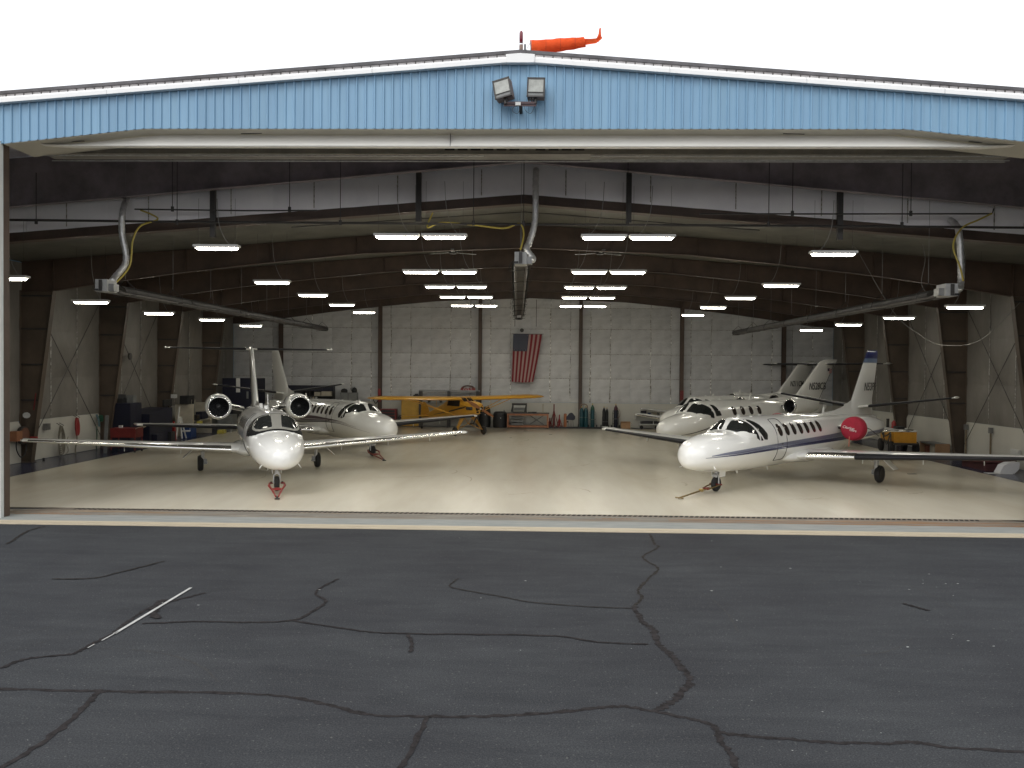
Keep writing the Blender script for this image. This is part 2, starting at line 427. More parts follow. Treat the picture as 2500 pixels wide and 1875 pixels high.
def spline(pts, k=8):
    P = [Vector(p) for p in pts]; out_ = []
    for i in range(len(P)-1):
        a = P[max(0, i-1)]; b_ = P[i]; c = P[i+1]; d = P[min(len(P)-1, i+2)]
        for j in range(k):
            t = j/k
            out_.append(0.5*((2*b_)+(c-a)*t+(2*a-5*b_+4*c-d)*t*t+(3*b_-a-3*c+d)*t**3))
    out_.append(P[-1]); return out_

# ================================================================== THE GROUND
g = MB()
xs_ = [-300, -60, -20, 20, 60, 300]; ys_ = [-300, -40, 0, 19.4, 60, 120, 400]
g.grid([[(x, y, 0.0) for x in xs_] for y in ys_])
ground = g.build('ground', asph, None, kind='structure')

def ribbon(pts, w0, z, jit=0.35, k=9, taper=False):
    P = spline([(x, y, z) for x, y in pts], k); m_ = MB(); L, R = [], []
    for i, p in enumerate(P):
        a = P[max(0, i-1)]; c = P[min(len(P)-1, i+1)]
        t = (c-a); t.z = 0; t.normalize(); nn = Vector((-t.y, t.x, 0))
        w = w0*(1+random.uniform(-jit, jit))
        if taper: w *= max(0.15, 1-(i/len(P))**3)
        off = nn*random.uniform(-0.25, 0.25)*w0*(0 if jit < 0.1 else 1)
        L.append(p+nn*w/2+off); R.append(p-nn*w/2+off)
    m_.grid([L, R]); return m_
cracks = [
 ([(-7.2, 9.6), (-5.48, 9.54), (-4.58, 9.52), (-3.96, 9.52), (-2.57, 9.52), (-1.8, 9.29), (-1.3, 9.03), (-0.65, 9.0), (0.09, 9.05), (0.62, 9.16), (1.11, 9.31), (1.4, 9.37), (1.68, 9.26), (2.08, 9.06), (2.24, 8.93), (2.34, 8.72), (2.78, 8.64), (3.29, 8.56), (3.83, 8.56), (4.11, 8.61), (4.5, 8.49), (5.6, 8.4)], 0.062, tar),
 ([(2.93, 19.3), (2.93, 18.96), (2.89, 18.16), (2.94, 17.88), (2.51, 16.89), (2.66, 15.96), (2.42, 15.24), (2.12, 14.33), (2.13, 13.87), (1.95, 13.37)], 0.05, tar_thin),
 ([(1.95, 13.37), (1.98, 12.59), (2.08, 12.19), (2.06, 11.61), (2.16, 11.16), (2.22, 10.68), (2.25, 10.23), (2.1, 9.82), (1.91, 9.48), (1.72, 9.27)], 0.085, tar),
 ([(2.28, 8.77), (2.26, 8.51), (2.3, 8.19), (2.28, 7.74), (2.4, 6.4)], 0.06, tar),
 ([(-4.37, 9.57), (-4.29, 9.17), (-4.23, 8.34), (-4.3, 7.58), (-4.5, 6.2)], 0.07, tar),
 ([(-0.65, 9.0), (-0.7, 8.2), (-0.76, 7.5), (-0.7, 6)], 0.05, tar),
 ([(-6.6, 9.9), (-5.92, 10.14), (-5.82, 10.42), (-5.69, 10.57), (-5.33, 10.71), (-5.28, 10.81), (-5.25, 11.22), (-5.21, 11.56), (-5.26, 12.2), (-5.28, 12.68), (-5.17, 13.07), (-5.0, 13.4), (-4.77, 13.75)], 0.055, tar),
 ([(-5.02, 12.05), (-4.64, 12.13), (-4.18, 12.2), (-3.45, 12.2), (-2.96, 12.36), (-2.83, 12.78), (-2.76, 13.36), (-3.06, 13.91), (-2.9, 14.8)], 0.05, tar),
 ([(-3.04, 12.34), (-2.48, 12.1), (-1.79, 11.84), (-1.15, 11.79), (-0.53, 11.81), (0.72, 11.8), (1.27, 11.57), (1.93, 11.51)], 0.042, tar),
 ([(-1.26, 11.75), (-1.16, 11.4), (-1.12, 11.02)], 0.045, tar),
 ([(-0.87, 14.96), (-0.93, 14.7), (-0.96, 14.38), (-0.73, 14.18), (-0.1, 13.8), (0.4, 13.49), (1.2, 13.3), (1.9, 13.24)], 0.03, tar_thin),
 ([(6.16, 13.78), (6.27, 13.55), (6.38, 13.38)], 0.06, tar),
 ([(-10.13, 17.26), (-10.27, 17.78), (-10.51, 18.62), (-10.46, 19.2)], 0.05, tar_thin),
 ([(-7.66, 14.47), (-7.01, 14.58), (-6.76, 15.03), (-6.37, 15.94)], 0.04, tar_thin),
 ([(-4.9, 12.3), (-5.2, 12.8), (-5.25, 13.3)], 0.12, tar),
]
for ci, (p, w, m_) in enumerate(cracks):
    ribbon(p, w*1.05, 0.004+0.0006*ci, 0.4, 10).build('crack_seal', m_, ground)
for a, b_, w in (((-5.17, 11.55), (-5.12, 14.03), 0.045), ((-5.19, 11.25), (-5.165, 11.65), 0.02), ((-5.22, 10.95), (-5.21, 11.1), 0.015)):
    ribbon([a, ((a[0]+b_[0])/2, (a[1]+b_[1])/2), b_], w*1.05, 0.0145, 0.03).build('paint_line', paint_line, ground)
scuff = mat('dry_scuff', (0.052, 0.051, 0.050), rough=0.95, spec=0.1, var=0.3, vscale=30)
for i in range(26):
    x0, y0 = random.uniform(-9, 9), random.uniform(8.5, 18.5)
    a_ = random.choice((0.35, 0.5, 2.5, 0.15, 1.3))+random.uniform(-0.2, 0.2); L_ = random.uniform(0.5, 2.4)
    pts = [(x0+cos(a_+0.12*j)*L_*j/3, y0+sin(a_+0.12*j)*L_*j/3*1.6) for j in range(4)]
    if max(p[1] for p in pts) > 19.2: continue
    ribbon(pts, random.uniform(0.008, 0.02), 0.0023+0.00004*i, 0.9, 14, taper=True).build('scuff_mark', scuff, ground)
sp = MB()
for (x, y) in [(7.43, 15.77), (7.12, 15.31), (7.01, 15.05), (7.13, 14.82), (7.4, 15.07), (7.61, 15.09), (6.16, 12.15), (6.06, 11.97), (6.23, 11.87), (6.46, 11.66), (4.67, 10.82), (3.31, 14.34), (4.14, 18.54), (6.81, 18.36), (7.01, 18.43), (6.49, 18.51), (5.07, 16.07), (3.0, 8.26), (3.89, 8.78), (2.81, 9.58), (3.49, 8.48), (2.89, 8.33), (3.48, 9.3), (-6.9, 17.0), (-4.6, 13.0)]+[(random.uniform(-7, 9), random.uniform(7.5, 18.5)) for _ in range(22)]:
    r = random.uniform(0.004, 0.016)*(1 if y > 11 else 0.5)
    k = 6; a0 = random.random()*6
    sp.add([(x+cos(a0+i*2*pi/k)*r*random.uniform(.6, 1.4)*1.4, y+sin(a0+i*2*pi/k)*r*random.uniform(.6, 1.4), 0.0155) for i in range(k)], [tuple(range(k))])
sp.build('white_specks', speck_m, ground, kind='stuff')

# ================================================================== FLOOR OF THE HANGAR
HW = 18.4           # half width of the hall
Y0, YB = 20.2, 54.2 # door line, back wall
ZF = 0.012
fl = MB().grid([[(x, y, ZF) for x in (-18.6, 0, 18.6)] for y in (21.7, 35, 54.4)])
floor = fl.build('floor', flo, None, kind='structure')
for sx in (-1, 1):
    MB().grid([[(sx*16.32, y, ZF+0.005), (sx*18.45, y, ZF+0.005)] for y in (21.75, 30, 40, 54.2)]).build('painted_border', navy, floor)
MB().grid([[(-16.32, y, ZF+0.005), (16.32, y, ZF+0.005)] for y in (53.15, 54.2)]).build('painted_border', mat('dim_floor_paint', (0.10, 0.10, 0.105), rough=0.3, var=0.2), floor)
scf = mat('floor_scuff', (0.47, 0.43, 0.34), rough=0.23, var=0.12, vscale=4)
for i in range(34):
    x0, y0 = random.uniform(-11, 13), random.uniform(22.5, 46)
    a_ = random.choice((0.05, 0.3, 1.4, 2.9, 1.1))+random.uniform(-0.25, 0.25); L_ = random.uniform(0.4, 3.0)
    ribbon([(x0+cos(a_+0.15*j)*L_*j/3, y0+sin(a_+0.15*j)*L_*j/3) for j in range(4)], random.uniform(0.02, 0.06), ZF+0.0012+0.00006*i, 0.8, 8, taper=True).build('scuff_mark', scf, floor)
# small dropped scraps and dark marks on the floor
for (x, y, w, d, a) in ((-9.0, 36.2, .5, .07, 0.0), (8.0, 40.5, .45, .06, 0.0), (-0.2, 50.6, .22, .12, .4), (1.2, 48.0, .16, .16, .2), (-0.9, 45.4, .12, .1, .1), (13.6, 31.2, .3, .1, 0.2)):
    MB().box((x, y, ZF+0.012), (w, d, .01), rz=a).build('floor_scrap', steel_d, floor)
thr = empty('door_threshold', (0, 20.4, 0), 'long rusty steel door track and cream sill across the hangar opening', 'threshold')
def thr_part(name, m_, x0, x1, y0, y1, z0, z1, **k):
    o = MB().bb(x0, x1, y0-20.4, y1-20.4, z0, z1).build(name, m_, thr, **k); return o
thr_part('sill_angle', cream_steel, -14, 14, 19.62, 19.84, -0.05, 0.026)
thr_part('sill_groove', sill_gap, -14, 14, 19.585, 19.62, -0.05, 0.010)
thr_part('sill_angle', cream_steel, -14, 14, 19.44, 19.585, -0.05, 0.022)
thr_part('concrete_apron', conc, -14, 14, 19.84, 20.72, -0.05, 0.012)
thr_part('track_pan', rust, -14, 14, 20.72, 21.44, -0.05, 0.009)
rust2 = mat('heavy_rust', (0.20, 0.10, 0.045), rough=0.85, col2=(0.27, 0.15, 0.07), vscale=1.5, stretch=(0.4, 5, 1))
for (xa, xb, ya, yb) in ((3.6, 13.9, 20.76, 21.36), (1.2, 3.6, 21.0, 21.2), (-12.9, -9.6, 20.76, 21.0)):
    mb = MB(); top_, bot_ = [], []
    for i in range(60):
        x = xa+(xb-xa)*i/59; e = min(1, 0.15+2.2*min(i, 59-i if xb < 13 else 59)/59)
        top_.append((x, yb-20.4-(1-e)*0.2+random.uniform(-.03, .03), 0.0105)); bot_.append((x, ya-20.4+(1-e)*0.1+random.uniform(-.03, .03), 0.0105))
    mb.grid([bot_, top_]).build('rust_patch', rust2, thr)
for y in (20.86, 21.02, 21.22):
    thr_part('track_rail', rust, -12.4, 12.4, y, y+0.03, 0.009, 0.024)
MB().prism([(-11.2, 21.72-20.4), (11.6, 21.72-20.4), (12.3, 21.44-20.4), (-12.3, 21.44-20.4)], -0.05, 0.011, axis='Z').build('drain_frame', drain_m, thr)
sl = MB()
x = -11.0
while x < 11.2:
    sl.box((x, 21.585-20.4, 0.0135), (0.075, 0.17, 0.004), rz=-0.35); x += 0.125
sl.build('drain_slots', black_hole, thr, kind='stuff')
MB().bb(-14, 14, 21.72-20.4, 21.74-20.4, -0.05, 0.0125).build('track_edge', sill_gap, thr)

# ================================================================== THE HANGAR
H = empty('hangar', (0, 37, 0), 'wide gabled hangar clad in blue ribbed sheet metal with its big door open', 'hangar')
H.location = (0, 0, 0)
def zroof(x): return 10.80 - 0.077*abs(x)           # outer roof line at the front
def zhead(x):                                       # underside of the blue header
    ax = abs(x)
    if ax < 8.7: return 9.07
    return 9.07-(ax-8.7)*0.105
PW = 0.2065
nP = 90
def blue_panel(x0, zb0, zb1, zt0, zt1):
    w = PW; m_ = MB()
    prof = [(0, 0), (w-0.062, 0), (w-0.046, -0.032), (w-0.016, -0.032), (w, 0)]
    bot = []; top = []
    for (a, d) in prof:
        t = a/w
        bot.append((x0+a, Y0+d, zb0+(zb1-zb0)*t)); top.append((x0+a, Y0+d, zt0+(zt1-zt0)*t))
    m_.grid([bot, top]); return m_
i = 0
for k in range(-nP, nP):
    x0 = k*PW; x1 = x0+PW; xm = (x0+x1)/2
    if abs(xm) > 12.36: zb0 = zb1 = 0.02
    else: zb0, zb1 = zhead(x0), zhead(x1)
    blue_panel(x0, zb0, zb1, zroof(x0)-0.22, zroof(x1)-0.22).build('wall_panel', blue_m, H)
# bottom drip edge of the blue header, soffit, returns
def zs(p): return [(x, zhead(x)) for x in p]
XS = [-12.0, -8.7, -4, 0, 4, 8.7, 12.0]
MB().grid([[(x, Y0+0.012, zhead(x)+0.03) for x in XS], [(x, Y0+0.012, zhead(x)-0.012) for x in XS], [(x, Y0+1.25, zhead(x)-0.012) for x in XS]]).build('header_soffit', soffit_m, H)
MB().grid([[(x, Y0+0.25, zhead(x)+0.0) for x in XS], [(x, Y0+0.25, zroof(x)-0.3) for x in XS]]).build('header_inner_lining', ceil_dark, H)
for sx in (-1, 1):
    o = MB().bb(min(sx*12.05, sx*12.35), max(sx*12.05, sx*12.35), Y0-0.05, Y0+0.08, 0.0, 8.78).build('door_jamb', mat('jamb_paint', (0.6, 0.62, 0.6), rough=0.55, var=0.06), H)
    MB().bb(min(sx*12.04, sx*12.2), max(sx*12.04, sx*12.2), Y0+0.08, Y0+0.30, 0.0, 8.78).build('door_guide', primer, H)
    MB().bb(min(sx*12.07, sx*18.6), max(sx*12.07, sx*18.6), Y0+0.1, Y0+0.25, 0.0, 9.3).build('front_wall_lining', foil, H)
for k in range(-5, 6):
    if k in (-5, -3, 3, 5):
        MB().box((k*2.1, Y0+0.35, zhead(k*2.1)-0.016), (0.5, 0.03, 0.01), rz=0.03*k).build('soffit_slot', black_hole, H)
# rake trim: sky-facing bevel over a vertical fascia, dark roof edge with seam clips
for sx in (-1, 1):
    XA, XB = 0.315, 18.75
    def L(x, y, dz): return (sx*x, y, zroof(x)+dz)
    cuts = [XA]+[XA+3.06*i for i in range(1, 6)]+[XB]
    for a, b_ in zip(cuts[:-1], cuts[1:]):
        b2 = b_-0.006
        MB().grid([[L(a, Y0-0.06, -0.085), L(b2, Y0-0.06, -0.085)], [L(a, Y0-0.15, -0.155), L(b2, Y0-0.15, -0.155)], [L(a, Y0-0.15, -0.245), L(b2, Y0-0.15, -0.245)], [L(a, Y0-0.10, -0.255), L(b2, Y0-0.10, -0.255)], [L(a, Y0-0.02, -0.255), L(b2, Y0-0.02, -0.255)]]).build('rake_trim', trim_m, H)
    MB().grid([[L(0.0, Y0-0.055, -0.035), L(XB, Y0-0.055, -0.035)], [L(0.0, Y0-0.055, -0.09), L(XB, Y0-0.055, -0.09)]]).build('rake_flashing', mat('dirty_white_flashing', (0.72, 0.68, 0.67), rough=0.6, var=0.2, vscale=3), H)
    MB().grid([[L(0.0, Y0-0.10, 0.035), L(XB, Y0-0.10, 0.035)], [L(0.0, Y0-0.10, -0.035), L(XB, Y0-0.10, -0.035)], [L(0.0, Y0-0.0, -0.036), L(XB, Y0-0.0, -0.036)]]).build('roof_edge', gutter_m, H)
    cl = MB()
    for k in range(88):
        x = 0.12+k*PW
        cl.box((sx*x, Y0-0.062, zroof(x)-0.075), (0.02, 0.02, 0.05))
    cl.build('flashing_clips', rib_dot, H, kind='stuff')
    MB().grid([[L(0, Y0-0.10, 0.035), L(18.8, Y0-0.10, 0.035)], [L(0, 25.9, 0.035), L(18.8, 25.9, 0.035)]]).build('roof_sheet', roof_m, H)
    def L2(x, y, z): return (sx*x, y, z-0.078*x)
    MB().grid([[L2(0, 25.9, 9.3), L2(18.8, 25.9, 9.3)], [L2(0, 54.6, 9.3), L2(18.8, 54.6, 9.3)]]).build('roof_sheet', roof_m, H)
    MB().bb(min(sx*18.42, sx*18.6), max(sx*18.42, sx*18.6), Y0+0.05, 54.6, 0, 9.33).build('side_wall_sheet', blue_m, H)
MB().prism([(-0.33, 10.70), (0, 10.725), (0.33, 10.70), (0.31, 10.515), (-0.31, 10.515)], Y0-0.19, Y0-0.02).build('ridge_cap', trim_m, H)
# rolled-up door: bottom beam, box beam above it with slots, thin guide rods
DB = MB()
XD = [-11.35, -10.6, -8.5, 0, 8.5, 10.6, 11.35]
def ztop(x): return zhead(x)-0.02 if abs(x) <= 10.6 else zhead(10.6)-0.03
prof = [(0.46, 0.0), (0.43, -0.06), (0.37, -0.15), (0.30, -0.25), (0.265, -0.31), (0.28, -0.335), (0.46, -0.335), (0.50, -0.32)]
rows = []
for (dy, dz) in prof:
    r = []
    for x in XD:
        e = 1.0 if abs(x) <= 8.6 else (0.62 if abs(x) < 11 else 0.06)
        base = 8.735 if abs(x) < 11 else 8.79
        zt = min(9.058, ztop(x)-0.002)
        r.append((x, Y0+dy, base+(zt-base)*(1+dz/0.335) if abs(x) < 11 else base+0.02*(1+dz/0.335)))
    rows.append(r)
DB.grid(rows); DB.build('door_bottom_beam', doorbeam_m, H)
MB().bb(-1.625, -1.617, Y0+0.262, Y0+0.40, 8.74, 9.04).build('door_beam_joint', rib_dot, H)
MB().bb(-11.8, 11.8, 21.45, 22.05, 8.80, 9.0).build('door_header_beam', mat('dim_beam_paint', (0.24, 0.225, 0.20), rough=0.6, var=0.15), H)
for k in range(11):
    if k == 6: continue
    MB().bb(-1.85+k*0.315, -1.85+k*0.315+0.24, 21.44, 21.455, 8.89, 8.925).build('beam_slot', black_hole, H)
for (y, z, x0, x1) in ((21.9, 8.70+.03, -11.8, 11.8), (21.4, 8.74, -11.8, -0.9), (21.5, 8.77, 1.7, 11.8), (21.7, 8.66+.06, 1.7, 11.8)):
    MB().tube([(x0, y, z), (x1, y, z)], 0.014, 6).build('guide_rod', galv, H)

# --- frames (columns and rafters)
FY = [31.6, 37.4, 43.2, 49.0]
def zceil(x): return 8.78-0.078*abs(x)
ZB = [(0, 7.93), (5.8, 7.70), (9.2, 7.36), (12.3, 7.0), (15.2, 6.60), (17.15, 6.30)]
def zbot(x):
    ax = abs(x)
    for (a, za), (b_, zb) in zip(ZB[:-1], ZB[1:]):
        if ax <= b_: return za+(zb-za)*(ax-a)/(b_-a)
    return ZB[-1][1]
def rafter(sx, y, name='rafter', m_=primer):
    xs = [0, 3, 5.8, 9.2, 12.3, 15.2, 17.15, 18.35]
    top = [(sx*x, zceil(x)-0.02) for x in xs]
    bot = [(sx*x, zbot(x)) for x in xs[:-1]]+[(sx*18.35, 6.25)]
    mb = MB()
    for i in range(len(xs)-1):
        poly = [bot[i], bot[i+1], top[i+1], top[i]]
        mb.prism(poly, y-0.006, y+0.006)
        fb = [bot[i], bot[i+1], (bot[i+1][0], bot[i+1][1]-0.02), (bot[i][0], bot[i][1]-0.02)]
        mb.prism(fb, y-0.10, y+0.10)
        ft = [top[i], top[i+1], (top[i+1][0], top[i+1][1]-0.015), (top[i][0], top[i][1]-0.015)]
        mb.prism(ft, y-0.10, y+0.10)
    o = mb.build(name, m_, H)
    for x in (3.05, 6.1, 9.2, 12.3, 15.2, 17.15):
        st = MB().bb(sx*x-0.006, sx*x+0.006, y-0.09, y+0.09, zbot(x), zceil(x)-0.03)
        st.build('stiffener', m_, o)
def column(sx, y, m_=primer2):
    # tapered web: 0.45 m deep at the base, 1.25 m at the knee
    pts = [(18.36, 0.0), (17.98, 0.0), (17.15, 6.30), (18.36, 6.30)]
    poly = [(sx*a, b_) for a, b_ in pts]
    mb = MB()
    mb.prism(poly, y-0.007, y+0.007)
    fi = [(17.98, 0), (17.15, 6.30), (17.13, 6.30), (17.96, 0)]
    mb.prism([(sx*a, b_) for a, b_ in fi], y-0.12, y+0.12)
    mb.prism([(sx*a, b_) for a, b_ in [(18.36, 0), (18.36, 6.3), (18.38, 6.3), (18.38, 0)]], y-0.12, y+0.12)
    mb.bb(min(sx*17.9, sx*18.38), max(sx*17.9, sx*18.38), y-0.14, y+0.14, ZF, ZF+0.03)
    c = mb.build('column', m_, H)
    for z in (2.3, 3.6, 4.9, 6.1):
        t = z/6.3; xi = 17.98-(0.83)*t
        MB().bb(min(sx*(xi+0.05), sx*18.36), max(sx*(xi+0.05), sx*18.36), y-0.05, y-0.02, z-0.03, z+0.03).build('girt_brace', steel_d, c)
for y in FY:
    for sx in (-1, 1):
        rafter(sx, y); column(sx, y)
for sx in (-1, 1): rafter(sx, 53.9)
# front frame of the main hall at y=25.8: slim rafter under the step wall, with posts
for sx in (-1, 1):
    xs = [0, 5, 10, 15, 18.3]
    mb = MB()
    for a, b_ in zip(xs[:-1], xs[1:]):
        za, zb = 8.40-0.0775*a, 8.40-0.0775*b_
        mb.prism([(sx*a, za), (sx*b_, zb), (sx*b_, zb+0.29), (sx*a, za+0.29)], 25.74, 25.76)
        mb.prism([(sx*a, za-0.02), (sx*b_, zb-0.02), (sx*b_, zb), (sx*a, za)], 25.6, 25.95)
    mb.build('front_rafter', primer, H)
    for x in (3.03, 9.04):
        MB().bb(sx*x-0.075, sx*x+0.075, 25.42, 25.55, 8.05-0.0775*x, 9.48-0.078*x).build('hanger_post', steel_d, H)
    # dark high rafter of the front canopy
    mb = MB()
    for a, b_ in zip(xs[:-1], xs[1:]):
        za, zb = 9.52-0.089*a, 9.52-0.089*b_
        ta, tb = zroof(a)-0.06, zroof(b_)-0.06
        mb.prism([(sx*a, za), (sx*b_, zb), (sx*b_, tb), (sx*a, ta)], 25.30, 25.33)
        mb.prism([(sx*a, za-0.02), (sx*b_, zb-0.02), (sx*b_, zb), (sx*a, za)], 25.2, 25.42)
    mb.build('canopy_rafter', mat('shaded_primer', (0.22, 0.19, 0.20), rough=0.6, var=0.3, vscale=1.0), H)
    MB().prism([(sx*18.36, 0), (sx*17.7, 0), (sx*17.1, 7.2), (sx*18.36, 7.2)], 25.74, 25.76).build('column', primer2, H)
    # canopy ceiling
    rows = []
    for y in (Y0+0.26, 22.5, 25.3):
        rows.append([(sx*x, y, zroof(x)-0.05+random.uniform(-0.01, 0.01)) for x in xs])
    MB().grid(rows).build('canopy_ceiling', ceil_dark, H)
# bay by bay draped ceiling insulation, sagging between purlins
bays = [25.8]+FY+[54.2]
for sx in (-1, 1):
    for ya, yb in zip(bays[:-1], bays[1:]):
        rows = []
        for j in range(5):
            y = ya+(yb-ya)*j/4
            r = []
            nX = 36
            for i in range(nX+1):
                x = 18.4*i/nX
                sag = 0.05*abs(sin(pi*x/1.53))*sin(pi*j/4)**0.5 if 0 < j < 4 else 0
                r.append((sx*x, y, zceil(x)-sag))
            rows.append(r)
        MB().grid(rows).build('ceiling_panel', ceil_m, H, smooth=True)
# step wall above the front rafter, white insulation in panels
def pillow(w, h, d=0.022, nx=6, nz=6, amp=0.012):
    rows = []
    for j in range(nz+1):
        r = []
        for i in range(nx+1):
            u, v = i/nx, j/nz
            e = (min(u, 1-u, 0.16)/0.16)*(min(v, 1-v, 0.12)/0.12)
            r.append((w*u, -d*e**0.5-amp*random.random()*e, h*v))
        rows.append(r)
    return rows
for k in range(-15, 15):
    a, b_ = k*1.225, (k+1)*1.225
    rows = []
    for j in range(5):
        r = []
        for i in range(5):
            x = a+(b_-a)*i/4
            lo = 8.66-0.0775*abs(x); hi = zroof(x)-0.1
            e = (min(i, 4-i)/2.0)
            r.append((x, 25.70-0.03*e**0.4-0.008*random.random(), lo+(hi-lo)*j/4))
        rows.append(r)
    MB().grid(rows).build('insulation_panel', foil_step, H, smooth=True)
for k in range(-14, 15):
    x = k*1.225
    if k % 2:
        zl = 8.7-0.0775*abs(x)
        MB().box((x, 25.665, zl+0.4), (0.03, 0.012, 0.75)).build('seam_tape', staple_m, H)
# back wall
WC = MB()
pil = [MB().grid(pillow(1.225, 1.0)).mesh('insulation_panel', True) for _ in range(6)]
for me in pil: me.materials.append(foil)
zr = [1.53, 3.0, 4.5, 6.03]
def zt_back(x): return zceil(x)-0.06
for c in range(-15, 15):
    x0 = c*1.2275
    for r in range(4):
        zb = zr[r]
        ztp = zr[r+1] if r < 3 else None
        if ztp is None:
            ztp = min(zt_back(x0), zt_back(x0+1.2275), 7.32)
        o = link('insulation_panel', random.choice(pil), None, H, loc=(x0+0.001, 54.15, zb))
        o.scale = (1.0, 1.0, ztp-zb)
    za, zb2 = zt_back(x0), zt_back(x0+1.2275)
    lo = min(za, zb2, 7.32)
    MB().grid([[(x0, 54.14, lo), (x0+1.2275, 54.14, lo)], [(x0, 54.12, za), (x0+1.2275, 54.12, zb2)]]).build('gable_strip', foil, H)
for c in range(-14, 15):
    x = c*1.2275
    if c % 5 == 0: continue
    up_to = min(zt_back(x), 7.9)
    w = random.uniform(0.045, 0.075)
    pts = []
    mb = MB(); Lr, Rr = [], []
    nn = 40
    for j in range(nn+1):
        z = 1.53+(up_to-1.53)*j/nn
        cx = x+0.02*sin(j*0.35+c)
        ww = w*random.uniform(0.5, 1.3)*(1.25 if z < 3.0 else 0.8)
        Lr.append((cx-ww/2, 54.135-random.uniform(0, 0.012), z)); Rr.append((cx+ww/2, 54.135-random.uniform(0, 0.012), z))
    mb.grid([Lr, Rr]); mb.build('seam_tape', seam_m, H)
for z in (3.0, 4.5, 6.03, 7.32):
    xe = 18.3 if z < 7.2 else 15.0
    MB().bb(-xe, xe, 54.125, 54.14, z-0.014, z+0.014).build('staple_line', staple_m, H)
MB().bb(-18.6, 18.6, 54.2, 54.6, 0, 9.4).build('back_wall_sheet', blue_m, H)
for k in (-2.5, -1.5, -.5, .5, 1.5, 2.5):
    x = k*6.14
    mb = MB()
    mb.bb(x-0.105, x+0.105, 53.66, 53.68, 0, zbot(x)+0.02).bb(x-0.105, x+0.105, 53.94, 53.96, 0, zbot(x)+0.02).bb(x-0.006, x+0.006, 53.68, 53.94, 0, zbot(x)+0.02)
    mb.build('gable_column', primer, H)
    if abs(k) in (1.5,):
        MB().bb(x-0.108, x+0.108, 53.65, 53.658, 1.75 if k > 0 else 1.5, 2.35 if k > 0 else 2.2).build('column_marking', mat('dull_red_marking', (0.16, 0.02, 0.02), rough=0.6, var=0.3, vscale=6), H)
for k in range(-4, 4):
    MB().bb(max(-18.3, (k-0.0+0.5)*6.14+0.004), min(18.3, (k+1.5)*6.14-0.004), 54.02, 54.09, 0.03, 1.52).build('wainscot_board', wainscot_m, H)
# side walls
for sx in (-1, 1):
    edges = [21.3, 25.8]+FY+[54.0]
    for bi, (ya, yb) in enumerate(zip(edges[:-1], edges[1:])):
        n3 = 3
        for i in range(n3):
            a = ya+(yb-ya)*i/n3; b_ = ya+(yb-ya)*(i+1)/n3
            for (z0, z1) in ((1.53, 3.1), (3.1, 4.9), (4.9, 7.3)):
                rows = []
                for j in range(6):
                    r = []
                    for q in range(6):
                        u, v = q/5, j/5
                        e = (min(u, 1-u, 0.2)/0.2)*(min(v, 1-v, 0.2)/0.2)
                        r.append((sx*(18.38-0.035*e**0.5-0.012*random.random()*e), a+(b_-a)*u, z0+(z1-z0)*v))
                    rows.append(r)
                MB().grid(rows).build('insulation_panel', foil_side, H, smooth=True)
            if i:
                mb = MB(); Lr, Rr = [], []
                for j in range(31):
                    z = 1.55+5.6*j/30; ww = random.uniform(0.02, 0.07)
                    Lr.append((sx*18.36, a-ww/2, z)); Rr.append((sx*18.36, a+ww/2, z))
                mb.grid([Lr, Rr]).build('seam_tape', seam_m, H)
        # chamfered wainscot board
        cz = 0.16
        MB().prism([(ya+0.05, 0.03), (yb-0.15, 0.03), (yb-0.15, 1.36), (yb-0.15-cz, 1.53), (ya+0.05, 1.53)], sx*18.30, sx*18.35, axis='X').build('wainscot_board', wainscot_m, H)
        if bi in (2, 3):
            for (p, q) in (((ya+0.2, 0.5), (yb-0.2, 6.4)), ((ya+0.2, 6.4), (yb-0.2, 0.5))):
                MB().tube([(sx*18.22, p[0], p[1]), (sx*18.22, q[0], q[1])], 0.014, 6).build('brace_rod', steel_d, H)

# red reflective stickers on first left column
MB().box((-17.80, 31.47, 2.25), (0.03, 0.03, 0.62), ry=0.13).build('column_marking', mat('dull_red_marking', (0.16, 0.02, 0.02), rough=0.6, var=0.3, vscale=6), H)
# ================================================================== LIGHT FIXTURES
fx_me = MB()
hb = [(-0.61, -0.02), (-0.55, -0.05), (0.55, -0.05), (0.61, -0.02), (0.61, 0.03), (-0.61, 0.03)]
fx_me.prism([(a, b_) for a, b_ in hb], -0.14, 0.14)
fx_body = fx_me.mesh('housing'); fx_body.materials.append(housing)
dm = MB().prism([(-0.56, -0.052), (-0.51, -0.095), (0.51, -0.095), (0.56, -0.052)], -0.085, 0.085); dmesh = dm.mesh('diffuser'); dmesh.materials.append(tubeglow)
rows_l = [('outer left row', [(-14.45, 6.05), (-14.72, 5.78), (-14.9, 5.76), (-14.9, 5.83), (-14.95, 5.83)], [24.3, 29.5, 35.3, 41.1, 46.9]),
          ('inner left row', [(-8.27, 6.85), (-8.52, 6.48), (-8.62, 6.53), (-8.75, 6.56), (-8.85, 6.58)], [23.7, 29.5, 35.3, 41.1, 46.9]),
          ('inner right row', [(8.28, 6.76), (8.50, 6.47), (8.49, 6.52), (8.56, 6.55), (8.65, 6.55)], [23.7, 29.5, 35.3, 41.1, 46.9]),
          ('outer right row', [(14.3, 6.05), (14.52, 5.79), (14.72, 5.77), (14.78, 5.80), (14.86, 5.80)], [24.3, 29.5, 35.3, 41.1, 46.9]),
          ('double row left of the flag', [(-2.73, 7.17), (-2.85, 6.86), (-2.86, 6.9), (-2.91, 6.96), (-2.95, 6.98)], [23.7, 29.5, 35.3, 41.1, 46.9]),
          ('double row right of the flag', [(2.84, 7.17), (2.79, 6.88), (2.73, 6.9), (2.78, 6.97), (2.83, 6.98)], [23.7, 29.5, 35.3, 41.1, 46.9])]
